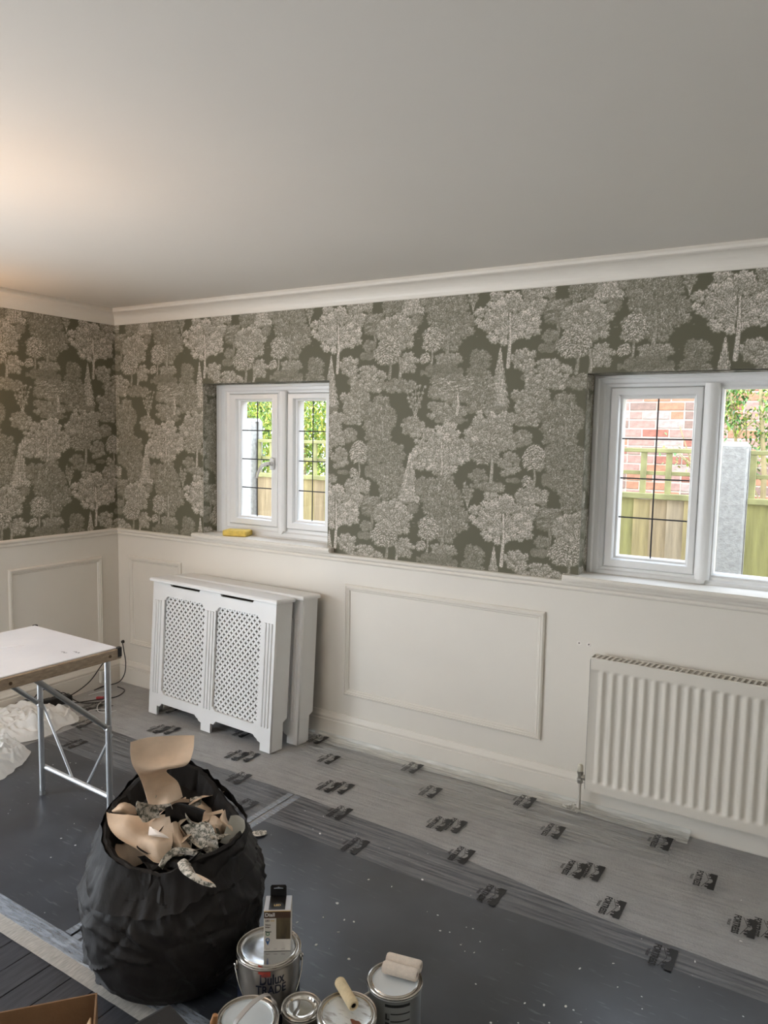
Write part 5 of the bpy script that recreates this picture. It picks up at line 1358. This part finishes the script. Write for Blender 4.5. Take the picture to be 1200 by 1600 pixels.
ae = a5 - 1.25; g = G(); M = Matrix.Translation((R5 * math.cos(ae), R5 * math.sin(ae), H5 - .040)) @ Matrix.Rotation(ae, 4, 'Z')
g.tube([(-.004, .0, .020), (.014, .001, .012), (.019, .002, -.004), (.010, .004, -.014), (-.002, .006, -.012)], [.003, .005, .006, .006, .005], 8, M=M); g.bbox(-.004, .006, .0, .022, -.020, -.006, .002, M=M)
g.obj('handle_lug', mat('grey_plastic', (.42, .40, .37), .45), t5, smooth=True)

FOAM = mat('roller_foam', (.80, .70, .60), .95, noise_amt=.08, noise_scale=60, bump=.5, bump_scale=400)
FOAMY = mat('roller_foam_yellowed', (.72, .58, .36), .95, noise_amt=.12, noise_scale=50, bump=.5, bump_scale=400)


def roller(p, q, r, m, label, grp=None):
    d = q - p; L = d.length; c = (p + q) / 2; t = thing('roller_sleeve', label, 'paint roller', c, group=grp)
    M = d.to_track_quat('Z', 'Y').to_matrix().to_4x4()
    h = L / 2; prof = [(r * .42, -h + .004), (r * .5, -h), (r * .82, -h - .0005), (r * .96, -h + .003), (r, -h + .008), (r * .99, 0), (r, h - .008), (r * .96, h - .003), (r * .82, h + .0005), (r * .5, h), (r * .42, h - .004)]
    G().lathe(prof, 32, M=M, closed=False).obj('foam_sleeve', m, t, smooth=True)
    G().lathe([(r * .40, -h + .002), (r * .43, -h + .002), (r * .43, h - .002), (r * .40, h - .002)], 20, M=M, closed=True).obj('core_tube', mat('dark_core', (.05, .04, .035), .6), t, smooth=True)
    return t


rr5 = .0165
roller(U(599, 1510, 2, .152 + .018), U(652, 1524, 2, .152 + .018), rr5, FOAM, 'pale roller sleeve lying nearer on the white lid')
roller(U(605, 1497, 2, .152 + .019), U(658, 1511, 2, .152 + .019), rr5, FOAM, 'pale roller sleeve lying behind its twin on the white lid')
roller(U(530, 1533, 2, .150 + .021), U(553, 1572, 2, .150 + .017), .0150, FOAMY, 'yellowed roller sleeve resting on the rim of the streaked tin')

# --- carton of a lamp standing on the large tin
lx = thing('lamp_box', 'small black and white lamp carton standing on the large tin lid', 'box', (0, 0, 0))
b0 = U(412, 1486, 2, .203); b1 = U(454, 1485, 2, .203); ex = (b1 - b0); wB = ex.length; ang = math.atan2(ex.y, ex.x)
lx.location = (b0.x, b0.y, .2018); lx.rotation_euler = (0, 0, ang); hB = .118; dB = wB * .95
WC = mat('carton_white', (.62, .57, .50), .5); BKC = mat('carton_black', (.012, .011, .011), .3); BRC = mat('carton_brown', (.07, .035, .02), .4); GLD = mat('gold_line', (.55, .38, .14), .4); GRA = mat('carton_grey', (.45, .45, .47), .3)
G().bbox(0, wB, 0, dB, 0, hB, .0012).obj('carton', WC, lx)
def flat(n_, x0, x1, z0, z1, m, d=.0006): return G().box(x0, x1, -d, .0004, z0, z1).obj(n_, m, lx)
flat('header_band', .0005, wB - .0005, hB - .021, hB - .001, BRC); flat('gold_line', .0005, wB - .0005, hB - .0015, hB - .0002, GLD, .001)
flat('lamp_photo', wB * .46, wB - .001, .036, hB - .021, mat('photo_dark', (.05, .035, .02), .3, col2=(.16, .12, .06), noise_scale=30, stretch=(1, 1, .3)), .0009)
def wr(s, size, x, z, m, bold=.0003): v, f = text_mesh(s, size, 0, bold, 'LEFT'); G().add([(x + c.x, -.0013, z + c.y) for c in v], f).obj('lettering', m, lx)
wr('Diall', .015, .003, hB - .011, mat('print_white', (.75, .72, .68), .5)); wr('LED', .007, .004, hB - .028, BRC); wr('classic', .0045, .018, hB - .028, GLD)
wr('Warm', .0055, .004, hB - .040, BRC); wr('White', .0055, .004, hB - .047, BRC); wr('Filament', .0048, .004, hB - .060, BKC)
for z, m, r in ((.052, mat('print_green', (.10, .22, .12), .5), .0058), (.034, mat('print_blue', (.05, .12, .28), .5), .0060)):
    M = Matrix.Translation((.011, -.0012, z)) @ Matrix.Rotation(PI / 2, 4, 'X'); G().lathe([(r * .55, 0), (r, 0)], 20, M=M).obj('round_symbol', m, lx)
G().add([(.006, -.0013, .030), (.016, -.0013, .030), (.011, -.0013, .018)], [(0, 1, 2)]).obj('drop_symbol', MATS['print_blue'], lx)
for k in range(3): flat('small_print', .006 + k * .021, .016 + k * .021, .006, .008, mat('faint_print', (.4, .36, .32), .6), .0009)
# open top: side tabs and the black hang tab
G().bbox(.001, wB - .001, .0015, dB - .0015, hB, hB + .0008, .0003).obj('top_flap', GRA, lx)
G().box(wB * .17, wB * .78, .004, dB * .96, hB + .0009, hB + .0018).obj('tab_fold', BKC, lx)
tabf = [(wB * .17, 0), (wB * .78, 0), (wB * .78, .030), (wB * .74, .034), (wB * .21, .034), (wB * .17, .030)]
hole = [(wB * .30, .022), (wB * .65, .022), (wB * .65, .025), (wB * .52, .0265), (wB * .475, .029), (wB * .43, .0265), (wB * .30, .025)]
tab = poly2d('hang_tab', [tabf, hole], .0012, BKC, lx); apply_fn(tab, lambda c: Vector((c.x, dB * .96 + c.z, hB + c.y)))
v, f = text_mesh('LED', .011, 0, .0004); G().add([(wB * .48 + c.x, .022 + c.y, hB + .0021) for c in v], f).obj('lettering', GLD, lx)

# ================================================================ cardboard carton, bottom corner of the view
CARD = mat('corrugated_card', (.22, .12, .058), .85, noise_amt=.08, noise_scale=20, bump=.1, bump_scale=80)
zb = .34; p0 = U(152, 1551, 2, zb); p1 = U(0, 1581, 2, zb); e1 = (p1 - p0); e1.z = 0; e1.normalize(); e2 = Vector((-e1.y, e1.x, 0))
if e2.dot(CAM - p0) < 0: e2 = -e2
cb = thing('cardboard_box', 'open brown cardboard box with a folded inner flap, cut by the picture edge', 'box', (p0.x, p0.y, 0))
Lx, Ly, th = .46, .36, .004
MB = Matrix(((e1.x, e2.x, 0, 0), (e1.y, e2.y, 0, 0), (0, 0, 1, 0), (0, 0, 0, 1)))
for nm, b_ in (('box_wall', (0, Lx, 0, th)), ('box_wall', (0, Lx, Ly - th, Ly)), ('box_wall', (0, th, th, Ly - th)), ('box_wall', (Lx - th, Lx, th, Ly - th))): G().box(*b_, 0, zb, M=MB).obj(nm, CARD, cb)
G().box(th, Lx - th, th, Ly - th, .001, .006, M=MB).obj('box_base', CARD, cb)
g = G(); v = [(.010, .060, zb - .012), (.095, .050, zb - .19), (.012, Ly * .75, zb - .19), (.006, Ly * .5, zb - .05)]
fn = Vector((.9, .1, .3)).normalized() * .003
g.add(v + [tuple(Vector(q) + fn) for q in v], [(0, 1, 2, 3), (7, 6, 5, 4), (0, 4, 5, 1), (1, 5, 6, 2), (2, 6, 7, 3), (3, 7, 4, 0)], MB).obj('inner_flap', mat('pale_card', (.50, .34, .20), .85), cb)
# black case between the bag and the carton
pk = U(262, 1566, 2, .262); kc = thing('tool_case', 'plain black case with a rounded top edge between bag and carton', 'case', (pk.x, pk.y, 0), -.24)
ol = [(0, 0), (.20, 0), (.20, .235), (.188, .254), (.168, .262), (.012, .262), (.003, .258), (0, .248)]
g = G(); g.extr([(x, z) for x, z in ol], 1, -.16, 0); g.obj('case_body', mat('matt_black', (.006, .006, .006), .7), kc)
G().bbox(.05, .15, -.11, -.05, .2625, .270, .003).obj('case_handle', BLACKP, kc)

# ================================================================ lamps of the room, out of the picture
WARM = (1, .62, .34)
def bulb_mat(s):
    m = bpy.data.materials.new('lit_bulb'); m.use_nodes = True; b = m.node_tree.nodes['Principled BSDF']; b.inputs['Emission Color'].default_value = (*WARM, 1); b.inputs['Emission Strength'].default_value = s; return m
BM = bulb_mat(8)
pd = thing('pendant_lamp', 'bare warm bulb hanging from the ceiling outside the picture', 'lamp', (1.70, -2.03, ZCEIL))
G().tube([(0, 0, -.001), (0, 0, -.30)], .003, 8).obj('flex', BLACKP, pd); G().lathe([(0, -.001), (.045, -.001), (.05, -.012), (.02, -.03), (0, -.032)], 24).obj('ceiling_rose', UPVC, pd, smooth=True)
G().lathe([(.0, -.30), (.017, -.30), (.019, -.35), (0, -.352)], 16).obj('lamp_holder', UPVC, pd, smooth=True)
G().lathe([(0, -.352), (.014, -.355), (.030, -.39), (.030, -.415), (.018, -.435), (0, -.44)], 20).obj('bulb', BM, pd, smooth=True)
light('pendant_light', 'POINT', (1.70, -2.03, ZCEIL - .50), 8, WARM, .06)
wl = thing('wall_lamp', 'warm lit lamp on the side wall outside the picture', 'lamp', (0, -1.20, 1.80))
G().bbox(0, .02, -.04, .04, -.08, .04, .004).obj('wall_plate', CHROME, wl); G().tube([(.01, 0, -.02), (.08, 0, -.03), (.10, 0, -.0)], .006, 8).obj('arm', CHROME, wl, smooth=True)
G().lathe([(0, .0), (.014, .004), (.030, .04), (.030, .065), (.016, .085), (0, .09)], 20, c=(.10, 0, 0)).obj('bulb', BM, wl, smooth=True)
light('wall_lamp_light', 'POINT', (.14, -1.20, 1.93), 6, WARM, .05)
